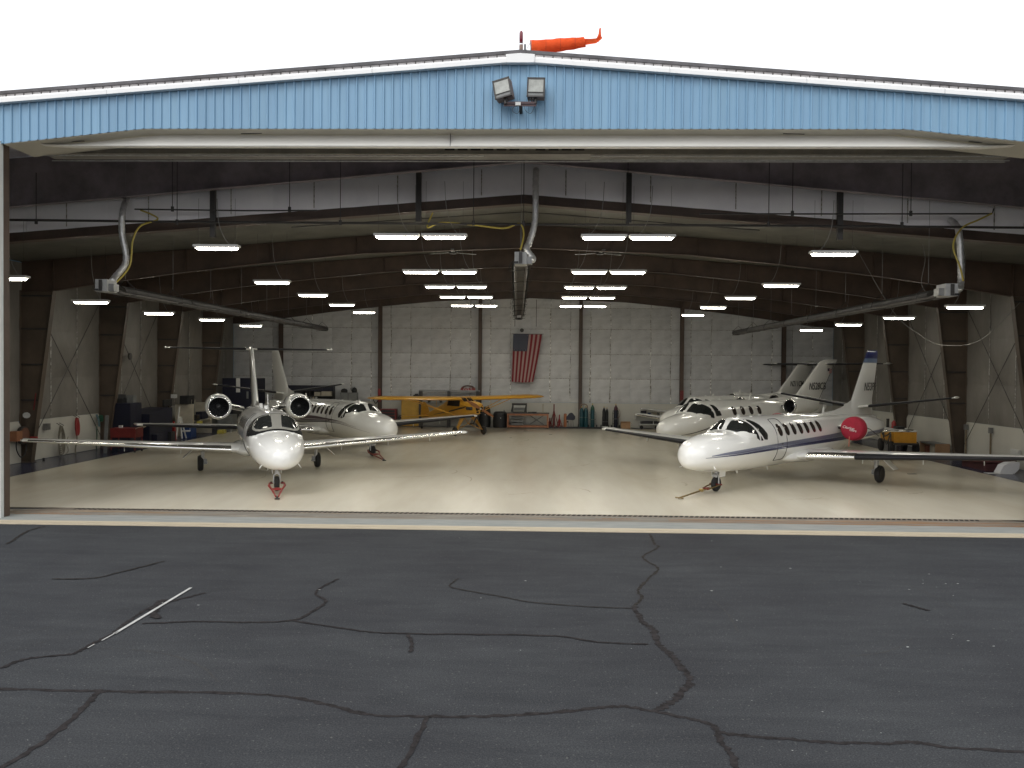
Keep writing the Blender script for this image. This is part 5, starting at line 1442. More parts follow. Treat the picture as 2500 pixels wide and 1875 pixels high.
for k, sd in enumerate((-1, 1)):
    o = empty('unit_heater_fan', (sd*2.7, 32.4, 7.9), 'dark %s ceiling fan behind the first lights, %s of the middle heater' % ('three bladed', 'left' if sd < 0 else 'right'), 'ceiling fan', 'ceiling fans near the ridge')
    MB().lathe([(-0.12, 0.05), (-0.1, 0.14), (0.08, 0.14), (0.1, 0.04), (0.45, 0.03)], (0, 0, 0), 'Z', 12).build('motor', steel_d, o)
    for j in range(3):
        a = 0.6+j*2*pi/3
        MB().box((cos(a)*0.55, sin(a)*0.55, -0.05), (0.85, 0.12, 0.015), rz=a).build('blade', greyeq, o)

# ------------------------------------------------------------------ the flag on the back wall
FL = empty('wall_flag', (0, 53.55, 0), 'United States flag hung vertically on the back wall, lower corner folded in', 'flag')
FL.location = (0, 0, 0)
def fp(u, v):
    # u across 0..1, v down 0..1
    xl = -1.03-0.09*v; xr = 0.70-0.50*v**1.15
    x = xl+(xr-xl)*u; z = 5.68-(2.88+0.05*sin(3*u))*v
    y = 53.55+0.035*sin(9*u+2*v)+0.10*v*sin(5*u+1)+(0.12*max(0, u-0.72)*v*4)
    return (x, y, z)
for k in range(13):
    rows = []
    for i in range(4):
        u = (k+i/3)/13
        v0 = 0.35 if k < 7 else 0.0
        rows.append([fp(u, v0+(1-v0)*j/14) for j in range(15)])
    MB().grid(rows).build('flag_stripe', flagr if k % 2 == 0 else flagw, FL, smooth=True)
rows = [[fp(7/13*i/7, 0.35*j/6) for j in range(7)] for i in range(8)]
MB().grid(rows).build('flag_canton', flagb, FL, smooth=True)
st = MB()
for r in range(11):
    for c in range(9):
        if (r+c) % 2 == 0:
            u, v = 7/13*(c+0.9)/9.8, 0.35*(r+0.9)/11.8
            p = fp(u, v)
            st.add([(p[0]+cos(pi/2+i*pi/5)*(0.036 if i % 2 == 0 else 0.015), p[1]-0.012, p[2]+sin(pi/2+i*pi/5)*(0.036 if i % 2 == 0 else 0.015)) for i in range(10)], [tuple(range(10))])
st.build('flag_stars', starw, FL, kind='stuff')
MB().tube([(-1.12, 53.55, 5.70), (0.80, 53.55, 5.70)], 0.018, 6).build('flag_rod', steel_d, FL)
thing(MB().lathe([(-0.05, 0.02), (-0.03, 0.12), (0.03, 0.12), (0.05, 0.02)], (-0.52, 53.7, 5.93), 'Y', 16), 'cord_reel', steel_d, 'small round black reel on the back wall just above the flag', 'reel')

# ------------------------------------------------------------------ things along the back wall (y about 53)
def bx(m, x0, x1, y0, y1, z0, z1): return m.bb(x0, x1, y0, y1, z0, z1)
# timber workbench with a grey machine on it
B = empty('workbench', (-0.1, 53.0, ZF), 'low timber workbench with orange-brown frame standing at the back wall under the flag', 'workbench')
MB().bb(-1.28, 1.28, -0.42, 0.38, 0.89, 0.93).build('bench_top', mat('bench_top_grey', (0.10, 0.085, 0.075), rough=0.6), B)
MB().bb(-1.24, 1.24, -0.40, -0.35, 0.78, 0.89).build('front_rail', bench_w, B)
MB().bb(-1.24, 1.24, -0.40, -0.35, 0.07, 0.18).build('front_rail', bench_w, B)
MB().bb(-1.22, 1.22, -0.36, 0.34, 0.14, 0.17).build('shelf', bench_w, B)
for x in (-1.19, 1.19):
    for y in (-0.37, 0.33):
        MB().bb(x-0.05, x+0.05, y-0.05, y+0.05, 0.06, 0.88).build('leg', bench_w, B)
        MB().lathe([(-0.025, 0.045), (0.025, 0.045)], (x, y, 0.045), 'X', 10).build('caster', steel_d, B)
for i in range(3):
    MB().bb(-1.0, -0.25, -0.2, 0.25, 0.19+0.19*i, 0.19+0.19*i+0.12).build('drawer', greyeq, B)
for a, b_ in (((0.1, 0.2), (0.95, 0.76)), ((0.1, 0.76), (0.95, 0.2))):
    MB().tube([(a[0], 0.33, a[1]), (b_[0], 0.33, b_[1])], 0.025, 6).build('cross_brace', steel_g, B)
o = MB(); bx(o, -1.05, -0.15, 52.8, 53.2, 1.36, 1.50); bx(o, -0.98, -0.22, 52.84, 53.16, 0.98, 1.05)
MCH = empty('bench_machine', (-0.6, 53.0, 0.94), 'grey sheet metal roller machine on the left end of the timber workbench', 'machine')
MB().bb(-0.47, 0.44, -0.2, 0.2, 0.46, 0.57).build('top_cover', steel_d, MCH)
MB().bb(-0.36, 0.34, -0.16, 0.16, 0.32, 0.44).build('roller', whiteeq, MCH)
MB().bb(-0.34, 0.32, -0.12, 0.12, 0.14, 0.30).build('body', greyeq, MCH)
MB().bb(-0.44, 0.44, -0.2, 0.2, 0.0, 0.06).build('base', steel_d, MCH)
for x in (-0.42, 0.38):
    MB().prism([(x-0.12, 0.05), (x+0.04, 0.05), (x+0.06, 0.5), (x-0.02, 0.5)], -0.18, 0.18).build('side_frame', steel_d, MCH)
thing(MB().bb(0.76, 0.84, 52.9, 53.0, 0.95, 1.46).bb(0.75, 0.85, 52.89, 53.01, 1.42, 1.47), 'vertical_gauge', beige, 'tall narrow beige gauge standing on the right end of the workbench', 'gauge')
thing(MB().box((0.15, 52.9, 0.97), (0.5, 0.12, 0.06), rz=0.1).box((0.3, 52.85, 1.0), (0.3, 0.06, 0.03)), 'hand_tool', black_m, 'dark tool lying flat in the middle of the workbench top', 'tool')
# black covered drums
def drum(x, y, r, h, label, name='covered_drum'):
    R = empty(name, (x, y, ZF), label, 'drum')
    prof = [(0.02, r*0.98), (h*0.4, r*1.02), (h*0.8, r), (h*0.93, r*0.93), (h, r*0.7), (h*1.01, 0.0)]
    MB().lathe(prof, (0, 0, 0), 'Z', 20).build('cover', black_m if name == 'covered_drum' else greyeq, R, smooth=True, auto=50)
    MB().lathe([(h, 0.035), (h+0.10, 0.03)], (r*0.55, 0, 0), 'Z', 8).build('spout', steel_g, R)
    MB().box((0.1*r, -r*1.01, h*0.62), (0.04, 0.02, 0.04)).build('tag', whiteeq, R)
drum(-1.78, 53.2, 0.43, 0.98, 'black covered round drum standing left of the timber workbench')
drum(-2.72, 53.5, 0.34, 1.25, 'taller black covered drum half hidden by the yellow airplane')
# jacks
def jack(x, y, h, r, m_, label):
    R = empty('aircraft_jack', (x, y, ZF), label, 'jack', 'tripod jacks by the back wall')
    MB().lathe([(0.15, 0.06), (h*0.7, 0.055), (h*0.7, 0.035), (h, 0.035), (h+0.01, 0.0)], (0, 0, 0), 'Z', 12).build('ram', m_, R, smooth=True, auto=40)
    for j in range(3):
        a = j*2*pi/3+0.4
        MB().tube([(cos(a)*0.05, sin(a)*0.05, h*0.62), (cos(a)*r, sin(a)*r, 0.03)], 0.022, 6).build('leg', m_, R)
        MB().tube([(cos(a)*0.05, sin(a)*0.05, 0.18), (cos(a)*r, sin(a)*r, 0.03)], 0.016, 6).build('brace', m_, R)
jack(1.47, 53.2, 1.45, 0.32, darkred, 'tall dark red tripod jack with a raised ram, right of the workbench')
jack(1.80, 53.25, 0.82, 0.2, red_m, 'short red tripod jack between the tall jack and the orange tube')
jack(1.22, 53.4, 0.6, 0.2, darkred, 'smallest dark red jack touching the workbench end')
thing(MB().lathe([(0.03, 0.09), (0.88, 0.09), (0.9, 0.07), (0.91, 0)], (2.15, 53.2, 0), 'Z', 14), 'tube_canister', mat('orange_brown_paint', (0.32, 0.12, 0.05), rough=0.6), 'slim orange-brown upright tube beside the navy stool', 'canister', smooth=True, auto=40)
STO = empty('shop_stool', (2.5, 53.2, ZF), 'navy blue padded stool folded upright on thin legs by the back wall column', 'stool')
MB().prism([(-0.31, 0.52), (0.14, 0.50), (0.24, 0.56), (0.26, 0.72), (0.1, 0.92), (0.0, 0.96), (-0.12, 0.9), (-0.3, 0.66)], -0.06, 0.06).build('seat', navyeq, STO)
for x in (-0.2, 0.0, 0.16):
    MB().tube([(x*0.6, 0, 0.55), (x, 0.02, 0.02)], 0.016, 6).build('leg', steel_g, STO)
MB().lathe([(0, 0.06), (0.03, 0.06)], (-0.22, 0, 0.4), 'Y', 10).build('wheel', tyre_m, STO)
thing(MB().bb(1.0, 5.6, 53.05, 53.6, 0.02, 0.10), 'floor_mat', black_m, 'low black mat strip under the jacks and gas cylinders', 'mat')
# gas cylinders on carts
def cylinder(parent, x, y, h, r, body_m, top_m, z0=0.1):
    p = MB().lathe([(z0, r*0.9), (z0+0.02, r), (z0+h*0.72, r)], (x, y, 0), 'Z', 16).build('cylinder', body_m, parent, smooth=True, auto=40)
    MB().lathe([(z0+h*0.72, r), (z0+h*0.84, r*0.8), (z0+h*0.9, r*0.35), (z0+h*0.93, r*0.32)], (x, y, 0), 'Z', 16).build('shoulder', top_m, p, smooth=True)
    MB().lathe([(z0+h*0.93, r*0.25), (z0+h, r*0.25), (z0+h, 0.0)], (x, y, 0), 'Z', 8).build('valve', brassm, p)
def cart(x, y, label, cyls, w, h, fr, white_base=False, hose=False):
    R = empty('gas_cylinder_cart', (x, y, ZF), label, 'gas cylinder', 'gas cylinders on hand carts by the back wall')
    for c in cyls: cylinder(R, *c)
    for sx in (-1, 1):
        MB().tube([(sx*w/2, 0.1, 0.06), (sx*w/2, 0.1, h*0.8), (sx*w*0.42, 0.12, h*0.92)], 0.016, 6).build('frame_rail', fr, R)
        MB().lathe([(-0.025, 0.11), (0.025, 0.11)], (sx*(w/2+0.06), 0.16, 0.12), 'X', 14).build('wheel', tyre_m, R)
    for z in (h*0.25, h*0.5, h*0.75):
        MB().tube([(-w/2, 0.1, z), (w/2, 0.1, z)], 0.014, 6).build('cross_rail', fr, R)
    MB().tube([(-w*0.5, -0.12, h*0.5), (w*0.5, -0.12, h*0.5)], 0.014, 6).build('strap', steel_g, R)
    MB().bb(-w/2-0.03, w/2+0.03, -0.2, 0.14, 0.03, 0.06 if not white_base else 0.14).build('base_plate', whiteeq if white_base else fr, R)
    if hose:
        MB().tube(spline([(0.05, -0.1, h*0.98), (0.16, -0.12, h), (0.24, -0.1, h*0.85), (0.22, -0.1, h*0.62), (0.10, -0.12, h*0.55)], 6), 0.012, 5).build('hose', mat('red_hose', (0.2, 0.05, 0.03), rough=0.5), R)
    return R
r1 = cart(3.27, 53.3, 'pair of teal gas cylinders with a curved guard right of the brown column', [(-0.13, 0, 1.25, 0.13, teal, teal), (0.13, 0, 1.25, 0.13, teal, teal)], 0.52, 1.35, steel_g)
MB().tube(spline([(-0.22, 0.05, 1.1), (-0.2, 0.05, 1.38), (0, 0.05, 1.47), (0.2, 0.05, 1.38), (0.22, 0.05, 1.1)], 6), 0.03, 8).build('guard_hoop', bronze, r1)
cart(3.80, 53.3, 'single green gas cylinder on a ladder-backed cart', [(0, 0, 1.42, 0.125, teal, green)], 0.42, 1.1, steel_g)
cart(4.55, 53.3, 'slim black gas cylinders on a white based hand cart', [(-0.06, 0, 1.26, 0.10, black_m, black_m), (0.12, 0.03, 1.2, 0.09, black_m, black_m)], 0.32, 0.85, greyeq, white_base=True)
cart(5.20, 53.3, 'blue gas cylinder with dark red shoulder and coiled hose', [(0, 0, 1.42, 0.13, navyeq, mat('dark_maroon_paint', (0.07, 0.02, 0.03), rough=0.4))], 0.36, 1.2, steel_d, hose=True)
C_ = empty('cardboard_box', (5.77, 53.2, ZF), 'open brown cardboard box on the floor right of the blue gas cylinder', 'box')
MB().bb(-0.28, 0.28, -0.2, 0.2, 0.02, 0.36).build('body', card, C_)
MB().box((-0.02, -0.22, 0.41), (0.58, 0.14, 0.012), rx=-0.9).build('flap', card, C_)
MB().box((0.33, 0.0, 0.36), (0.12, 0.36, 0.012), ry=0.8).build('flap', card, C_)
# two level equipment rack behind the jet noses
K = empty('equipment_cart', (7.25, 53.3, ZF), 'low white wheeled cart carrying dark gear behind the right wing tips', 'cart')
MB().bb(-0.62, 0.60, -0.3, 0.3, 0.28, 0.32).build('deck', whiteeq, K)
MB().bb(-0.55, 0.55, -0.25, 0.25, 0.32, 0.48).build('cargo', black_m, K)
MB().bb(0.16, 0.2, -0.28, -0.25, 0.32, 0.52).build('post', whiteeq, K)
for x in (-0.52, 0.38, 0.55):
    MB().lathe([(-0.03, 0.11), (0.03, 0.11)], (x, -0.2, 0.12), 'Y', 12).build('wheel', tyre_m, K)
for i, (x, w, h, m_, lab) in enumerate(((-0.35, 0.34, 0.26, navyeq, 'navy box on the wall shelf'), (0.0, 0.16, 0.13, blueeq, 'small blue box on the wall shelf'), (0.33, 0.22, 0.15, beige, 'small tan box on the wall shelf'), (0.55, 0.12, 0.2, greyeq, 'grey canister at the right end of the wall shelf'))):
    thing(MB().bb(7.25+x-w/2, 7.25+x+w/2, 53.5, 53.8, 0.83, 0.83+h).bb(7.25+x-w/2-.01, 7.25+x+w/2+.01, 53.49, 53.81, 0.83+h, 0.85+h), 'storage_box', m_, lab+' behind the right jets', 'box', 'boxes on the wall shelf')
thing(MB().bb(6.4, 8.3, 53.45, 53.95, 0.80, 0.825).bb(6.42, 6.46, 53.5, 53.95, 0.6, 0.8).bb(8.2, 8.24, 53.5, 53.95, 0.6, 0.8), 'wall_shelf', whiteeq, 'narrow white shelf on the back wall behind the right jets', 'shelf')
thing(MB().bb(-0.28, 0.28, -0.02, 0.0, -0.12, 0.12).box((0.05, -0.03, -0.09), (0.25, 0.04, 0.08)), 'crumpled_notice', whiteeq, 'crumpled white sheet stuck on the back wall beside the brown column', 'notice', loc=(2.75, 54.0, 1.68))

# left part of the back wall
RK = empty('steel_rack', (-4.87, 53.35, ZF), 'long dark steel rack frame behind the yellow wing', 'rack')
MB().bb(-1.82, 1.82, -0.35, -0.25, 2.15, 2.25).build('beam', steel_g, RK)
MB().bb(-1.82, 1.82, 0.25, 0.35, 2.15, 2.25).build('beam', steel_g, RK)
MB().bb(-1.8, 1.8, -0.3, 0.3, 1.45, 1.49).build('shelf', steel_g, RK)
MB().bb(-1.8, 1.8, -0.3, 0.3, 0.7, 0.74).build('shelf', steel_g, RK)
for x in (-1.74, -0.02, 1.72):
    MB().bb(x-0.09, x+0.09, -0.35, -0.28, 0, 2.2).build('post', steel_d, RK)
    MB().bb(x-0.05, x+0.05, 0.28, 0.35, 0, 2.2).build('post', steel_d, RK)
def hump(x, y, z, w, h, label, m_, fringe=True):
    R = empty('quilted_cover', (x, y, z), label, 'cover')
    rows = []
    for i in range(13):
        a = pi*i/12
        rows.append([(cos(a)*w/2*(1-0.3*abs(v)**3), v*0.28, abs(sin(a))**0.7*h*(1-0.25*abs(v)**2)) for v in [k/3 for k in range(-3, 4)]])
    MB().grid(rows).build('shell', m_, R, smooth=True)
    if fringe:
        for i in range(9):
            MB().bb(-w/2+w*(i+0.15)/9, -w/2+w*(i+0.8)/9, -0.29, -0.27, 0.0, 0.11+0.04*(i % 2)).build('tab', red_m, R)
hump(-3.75, 53.3, 2.26, 0.9, 0.3, 'domed brown cover with red tabs on top of the steel rack', mat('faded_brown_fabric', (0.14, 0.075, 0.06), rough=0.8))
hump(-3.83, 53.3, 1.50, 0.85, 0.32, 'domed brown cover on the lower shelf of the steel rack', mat('faded_brown_fabric', (0.14, 0.075, 0.06), rough=0.8), False)
hump(-5.75, 53.3, 1.50, 0.9, 0.25, 'low dark tarpaulin heap on the left shelf of the steel rack', steel_d, False)
thing(MB().bb(-7.05, -6.6, 53.1, 53.5, 1.75, 1.95).bb(-6.95, -6.75, 53.0, 53.2, 1.95, 2.02), 'machine_head', black_m, 'black machine head sitting on top of the yellow cabinet', 'machine')
YC = empty('yellow_cabinet', (-7.23, 53.3, ZF), 'tall orange-yellow metal cabinet behind the wing of the yellow airplane', 'cabinet')
MB().bb(-0.54, 0.54, -0.25, 0.25, 0.05, 1.72).build('body', cabyel, YC)
for sd in (-1, 1):
    MB().bb(min(sd*0.01, sd*0.52), max(sd*0.01, sd*0.52), -0.27, -0.25, 0.1, 1.68).build('door', cabyel, YC)
thing(MB().bb(-4.6, -3.75, 53.2, 53.25, 0.75, 1.3), 'grey_board', mat('pale_grey_board', (0.3, 0.3, 0.3), rough=0.6), 'pale grey board leaning under the steel rack', 'board')
RT = empty('tool_chest', (-8.55, 53.2, ZF), 'red edged black tool chest behind the nose of the maroon striped jet', 'tool chest')
MB().bb(-0.49, 0.49, -0.25, 0.25, 0.08, 1.08).build('body', darkred, RT)
for i in range(5):
    MB().bb(-0.42, 0.40, -0.27, -0.25, 0.16+0.18*i, 0.30+0.18*i).build('drawer', black_m, RT)
FE = empty('fire_extinguisher', (-7.86, 53.0, 0.15), 'small dark cylinder standing between the tool chest and the yellow cabinet', 'extinguisher')
MB().lathe([(0, 0.09), (0.42, 0.09), (0.5, 0.05), (0.53, 0.02), (0.53, 0)], (0, 0, 0), 'Z', 14).build('bottle', black_m, FE, smooth=True, auto=40)
MB().box((0.03, 0, 0.56), (0.16, 0.03, 0.05)).build('valve_handle', steel_d, FE)
HR = empty('wall_hose', (-9.3, 53.55, 1.3), 'red and black hose hanging on the brown column left of the tool chest', 'hose')
MB().tube(spline([(0.1, 0, 0.9), (0.05, 0, 0.4), (-0.1, 0, 0.1), (-0.25, 0, 0.3), (-0.15, 0, 0.5), (0.0, 0, 0.45)], 6), 0.03, 6).build('hose', black_m, HR)
MB().bb(0.03, 0.17, -0.05, 0, 0.6, 1.0).build('holder', red_m, HR)
BSH = empty('parts_shelf', (-13.1, 53.2, ZF), 'wide black shelving unit with binders behind the maroon striped jet', 'shelving')
MB().bb(-1.55, 1.2, -0.3, 0.3, 2.12, 2.46).build('top_cabinet', navyeq, BSH)
for z in (0.3, 0.9, 1.45): MB().bb(-1.55, 1.2, -0.3, 0.3, z, z+0.04).build('shelf', steel_d, BSH)
for x in (-1.53, -0.2, 1.18): MB().bb(x-0.02, x+0.02, -0.3, 0.3, 0, 2.12).build('upright', steel_d, BSH)
MB().bb(-1.55, 1.2, 0.28, 0.3, 0, 2.1).build('back_panel', black_m, BSH)
bn = [('binder', (-0.75+0.17*i), 0.07, 0.30) for i in range(6)]
for i, (nm, x, w, h) in enumerate(bn):
    z = 1.49
    thing(MB().bb(-13.1+x, -13.1+x+w, 52.95, 53.2, z, z+h), 'binder', whiteeq if i % 2 else beige, ['first', 'second', 'third', 'fourth', 'fifth', 'sixth'][i]+' pale binder from the left on the black shelving unit', 'binder', 'binders on the shelving unit')
for (x, w, h, lab) in ((0.05, 0.36, 0.24, 'narrow grey carton under the black top cabinet'), (0.48, 0.62, 0.28, 'wide grey carton under the black top cabinet')):
    thing(MB().bb(-13.1+x, -13.1+x+w, 52.95, 53.3, 1.83, 1.83+h), 'carton', beige, lab, 'carton', 'cartons on the shelving unit')
MB().bb(-0.2, 1.2, -0.3, 0.3, 1.79, 1.83).build('shelf', steel_d, BSH)
GC = empty('grey_cabinet', (-11.0, 53.3, ZF), 'grey steel cabinet left of the rear brown column', 'cabinet')
MB().bb(-0.5, 0.5, -0.25, 0.25, 0.03, 2.04).build('body', greyeq, GC)
MB().bb(-0.02, 0.0, -0.262, -0.25, 0.1, 1.98).build('door_gap', black_hole, GC)
for (x, w, h, lab) in ((-11.3, 0.4, 0.26, 'black bag on the left of the grey cabinet top'), (-10.68, 0.32, 0.34, 'black helmet-shaped bag on the right of the grey cabinet top')):
    thing(MB().lathe([(0, w*0.5), (h*0.5, w*0.52), (h*0.85, w*0.35), (h, 0.0)], (x, 53.3, 2.05), 'Z', 9, sx=1.0), 'bag', black_m, lab, 'bag', 'bags on the grey cabinet', smooth=True)

# ------------------------------------------------------------------ things along the left wall
def tubeobj(name, pts, r, m_, label, cat, k=6):
    return thing(MB().tube(spline(pts, k), r, 6), name, m_, label, cat, smooth=True)
HRL = empty('hose_reel', (-18.15, 30.95, 0.95), 'dark hose reel on the left wall by the door with a loop of hose', 'hose reel')
MB().lathe([(-0.06, 0.05), (-0.06, 0.32), (0.06, 0.32), (0.06, 0.05)], (0.1, 0.2, 0.1), 'X', 20).build('reel', steel_d, HRL)
MB().lathe([(-0.09, 0.27), (0.09, 0.27)], (0.1, 0.2, 0.1), 'X', 20).build('wound_hose', mat('hose_red_brown', (0.12, 0.05, 0.03), rough=0.6), HRL)
MB().box((0.1, -0.25, 0.1), (0.3, 0.35, 0.35)).build('motor', mat('rusty_orange', (0.22, 0.09, 0.04), rough=0.6), HRL)
MB().tube(spline([(0.1, -0.2, -0.05), (0.08, -0.15, -0.4), (0.08, 0.1, -0.68), (0.08, 0.35, -0.6), (0.08, 0.45, -0.3), (0.08, 0.3, -0.1), (0.08, 0.1, -0.08)], 6), 0.02, 6).build('hose_loop', black_m, HRL)
# coiled ropes
def coil(y, z0, z1, w, m_, label, r=0.022, n_=5):
    R = empty('coiled_hose', (-18.2, y, z1), label, 'hose')
    for i in range(n_):
        ww = w*(0.6+0.5*i/n_); zz = (z0-z1)*(0.72+0.28*i/(n_-1))
        MB().tube(spline([(0.03+0.02*i, 0, 0), (0.04+0.015*i, ww*0.7, zz*0.4), (0.04+0.015*i, ww*0.55, zz*0.9), (0.04, 0, zz), (0.04+0.015*i, -ww*0.55, zz*0.9), (0.04+0.015*i, -ww*0.7, zz*0.4), (0.03+0.02*i, 0, 0)], 5), r, 5).build('loop', m_, R)
    MB().tube([(-0.06, -0.1, 0.12), (0.12, -0.1, 0.02)], 0.012, 5).build('hook', steel_d, R)
    MB().tube([(-0.06, 0.1, 0.12), (0.12, 0.1, 0.02)], 0.012, 5).build('hook', steel_d, R)
coil(33.85, 0.08, 1.2, 0.30, hose_g, 'thick grey hose coiled on hooks on the left wall')
coil(35.05, 0.75, 1.45, 0.16, red_m, 'bright red strap bundle hanging on the left wall', 0.035, 4)
tubeobj('hanging_rope', [(-18.15, 35.05, 0.85), (-18.12, 35.0, 0.5), (-18.15, 34.95, 0.25), (-18.12, 34.9, 0.03)], 0.03, hose_g, 'grey rope hanging below the red strap bundle', 'rope')
tubeobj('hanging_rope', [(-18.15, 34.4, 0.75), (-18.12, 34.2, 0.5), (-18.12, 34.35, 0.2), (-18.1, 34.1, 0.06)], 0.012, hose_g, 'thin grey cord looped beside the coiled hose', 'rope')
tubeobj('hanging_rope', [(-18.15, 36.65, 1.0), (-18.12, 36.62, 0.6), (-18.15, 36.6, 0.3), (-18.12, 36.6, 0.03)], 0.025, mat('green_hose', (0.05, 0.1, 0.07), rough=0.6), 'dark green hose hanging beside the second left column', 'rope')
GH = empty('hose_rack', (-18.15, 36.8, 1.25), 'green and black tool hung on the left wall by the second column', 'tool')
MB().lathe([(-0.05, 0.04), (-0.05, 0.15), (0.05, 0.15), (0.05, 0.04)], (0.05, 0.1, 0.08), 'X', 12).build('disc', green, GH)
MB().tube([(0.05, -0.25, 0.25), (0.05, -0.1, 0.05), (0.05, 0.0, -0.25)], 0.045, 6).build('handle', mat('blue_grey_paint', (0.1, 0.16, 0.18), rough=0.5), GH)
thing(MB().bb(-18.25, -18.1, 32.8, 33.05, 1.12, 1.36), 'outlet_box', steel_g, 'small grey outlet box on the white left wainscot', 'outlet box')
thing(MB().bb(-17.95, -17.7, 31.42, 31.5, 0.82, 0.98).bb(-17.93, -17.72, 31.40, 31.42, 0.84, 0.96), 'fire_call_box', red_m, 'small red box on the foot of the first left column', 'call box')
thing(MB().lathe([(0, 0.11), (0.015, 0.11), (0.015, 0)], (0, 0, 0), 'Y', 9, sx=1.3), 'paper_note', whiteeq, 'torn white paper note on the first left column', 'note', loc=(-18.1, 31.45, 1.75))
thing(MB().lathe([(0, 0.04), (0.08, 0.05), (0.1, 0)], (-18.0, 32.4, ZF), 'Z', 8), 'floor_item', black_m, 'tiny black object on the navy floor edge at left', 'floor item')
# cabinets and benches further back on the left
NC = empty('tall_cabinet', (-17.5, 37.9, ZF), 'tall navy blue metal cabinet by the second left column', 'cabinet')
MB().bb(-0.55, 0.42, -0.5, 0.6, 0.02, 1.95).build('body', navyeq, NC)
MB().bb(0.42, 0.44, -0.48, 0.04, 0.1, 1.9).build('door', navyeq, NC)
MB().bb(0.42, 0.44, 0.06, 0.58, 0.1, 1.9).build('door', navyeq, NC)
TM = empty('cabinet_top_machine', (-17.5, 37.9, 1.965), 'black machine with a pale box on top of the tall navy cabinet', 'machine')
MB().bb(-0.3, 0.0, -0.3, 0.2, 0, 0.2).box((-0.1, -0.1, 0.28), (0.3, 0.2, 0.18), rz=0.3).build('machine_body', black_m, TM)
MB().bb(0.0, 0.3, 0.1, 0.4, 0, 0.32).build('grey_box', greyeq, TM)
RC = empty('tool_cart', (-16.6, 35.95, ZF), 'open red tool cart with small items on top, left side of the hall', 'tool cart')
MB().bb(-0.45, 0.6, -0.35, 0.35, 0.62, 1.0).build('tray', darkred, RC)
MB().bb(-0.40, 0.55, -0.3, 0.3, 0.22, 0.27).build('lower_tray', darkred, RC)
for x in (-0.42, 0.56):
    for y in (-0.32, 0.32):
        MB().bb(x-0.02, x+0.02, y-0.02, y+0.02, 0.1, 0.65).build('leg', darkred, RC)
        MB().lathe([(-0.02, 0.05), (0.02, 0.05)], (x, y, 0.06), 'X', 10).build('caster', tyre_m, RC)
MB().tube([(0.6, -0.35, 0.98), (0.72, -0.35, 1.05), (0.72, 0.35, 1.05), (0.6, 0.35, 0.98)], 0.018, 6).build('push_handle', beige, RC)
thing(MB().box((-16.75, 35.9, 1.06), (0.14, 0.1, 0.1)), 'white_rag', whiteeq, 'crumpled white rag on top of the red tool cart', 'rag')
thing(MB().box((-17.05, 35.25, 0.78), (0.14, 0.03, 1.55), ry=0.05), 'leaning_board', greyeq, 'grey board leaning upright beside the red tool cart', 'board')
TB = empty('covered_bench', (-17.3, 39.9, ZF), 'long workbench under a dark blue cover along the left wall', 'workbench')
MB().prism([(-1.2, 0.03), (1.25, 0.03), (1.25, 1.62), (0.2, 1.58), (-1.2, 1.42)], -0.65, 0.5, axis='X').build('cover', navyeq, TB)
MB().bb(0.5, 0.75, -1.0, -0.3, 0.03, 0.5).build('bin', navyeq, TB)
EH = empty('engine_hoist', (-16.9, 42.2, ZF), 'white A-frame engine hoist leaning among the left side clutter', 'hoist')
MB().tube([(0, -0.35, 0.05), (0.05, -0.1, 1.6)], 0.035, 6).build('upright', whiteeq, EH)
MB().tube([(0.1, 0.1, 0.05), (0.05, -0.05, 0.95)], 0.045, 6).build('leg', whiteeq, EH)
MB().tube([(0.2, 0.35, 0.05), (0.1, 0.05, 0.9)], 0.04, 6).build('leg', whiteeq, EH)
MB().box((0.2, 0.35, 0.4), (0.35, 0.3, 0.06), rz=0.2).build('tray', whiteeq, EH)
MB().lathe([(-0.04, 0.17), (0.04, 0.17)], (0.06, -0.05, 0.95), 'X', 14).build('wheel', whiteeq, EH)
thing(MB().box((-16.85, 41.5, 0.35), (0.12, 0.14, 0.65), rx=0.2).box((-16.85, 41.45, 0.8), (0.06, 0.1, 0.3), rx=0.2), 'red_jack', red_m, 'narrow red bottle jack beside the white hoist', 'jack')
thing(MB().bb(-17.6, -17.5, 41.9, 42.8, 1.62, 1.95).bb(-17.62, -17.6, 42.2, 42.5, 1.3, 1.62), 'wall_monitor', black_m, 'black monitor on a bracket above the white hoist', 'monitor')
thing(MB().bb(-17.4, -17.1, 43.05, 43.09, 2.0, 2.18).bb(-17.38, -17.12, 43.03, 43.05, 2.08, 2.1), 'column_sign', whiteeq, 'small white sign fixed on the third left column', 'sign', loc=(-0.25, -0.05, 0))
thing(MB().bb(-17.3, -16.8, 43.4, 44.1, 0.02, 0.55), 'blue_bin', blueeq, 'dark blue storage bin on the floor right of the white hoist', 'bin')
SB = empty('storage_bench', (-17.3, 45.2, ZF), 'beige open storage bench loaded with bins along the left wall', 'storage bench')
MB().bb(-0.5, 0.4, -1.3, -1.15, 0.02, 1.65).build('end_panel', beige, SB)
MB().bb(-0.5, 0.4, 1.15, 1.3, 0.02, 1.65).build('end_panel', beige, SB)
MB().bb(-0.5, 0.4, -1.15, 1.15, 0.75, 0.8).build('shelf', beige, SB)
MB().bb(-0.5, -0.46, -1.15, 1.15, 0.02, 1.65).build('back_panel', greyeq, SB)
thing(MB().bb(-17.2, -16.85, 45.0, 45.8, 0.85, 1.22), 'storage_bin', navyeq, 'navy bin in the middle of the beige storage bench', 'bin')
thing(MB().bb(-17.1, -16.8, 44.25, 44.6, 0.83, 1.1), 'storage_bin', black_m, 'small black bin at the left of the beige storage bench', 'bin')
thing(MB().box((-16.7, 44.3, 0.72), (0.25, 0.6, 0.14), rz=0.3), 'yellow_case', yellowp, 'yellow case on the front edge of the beige storage bench', 'case')
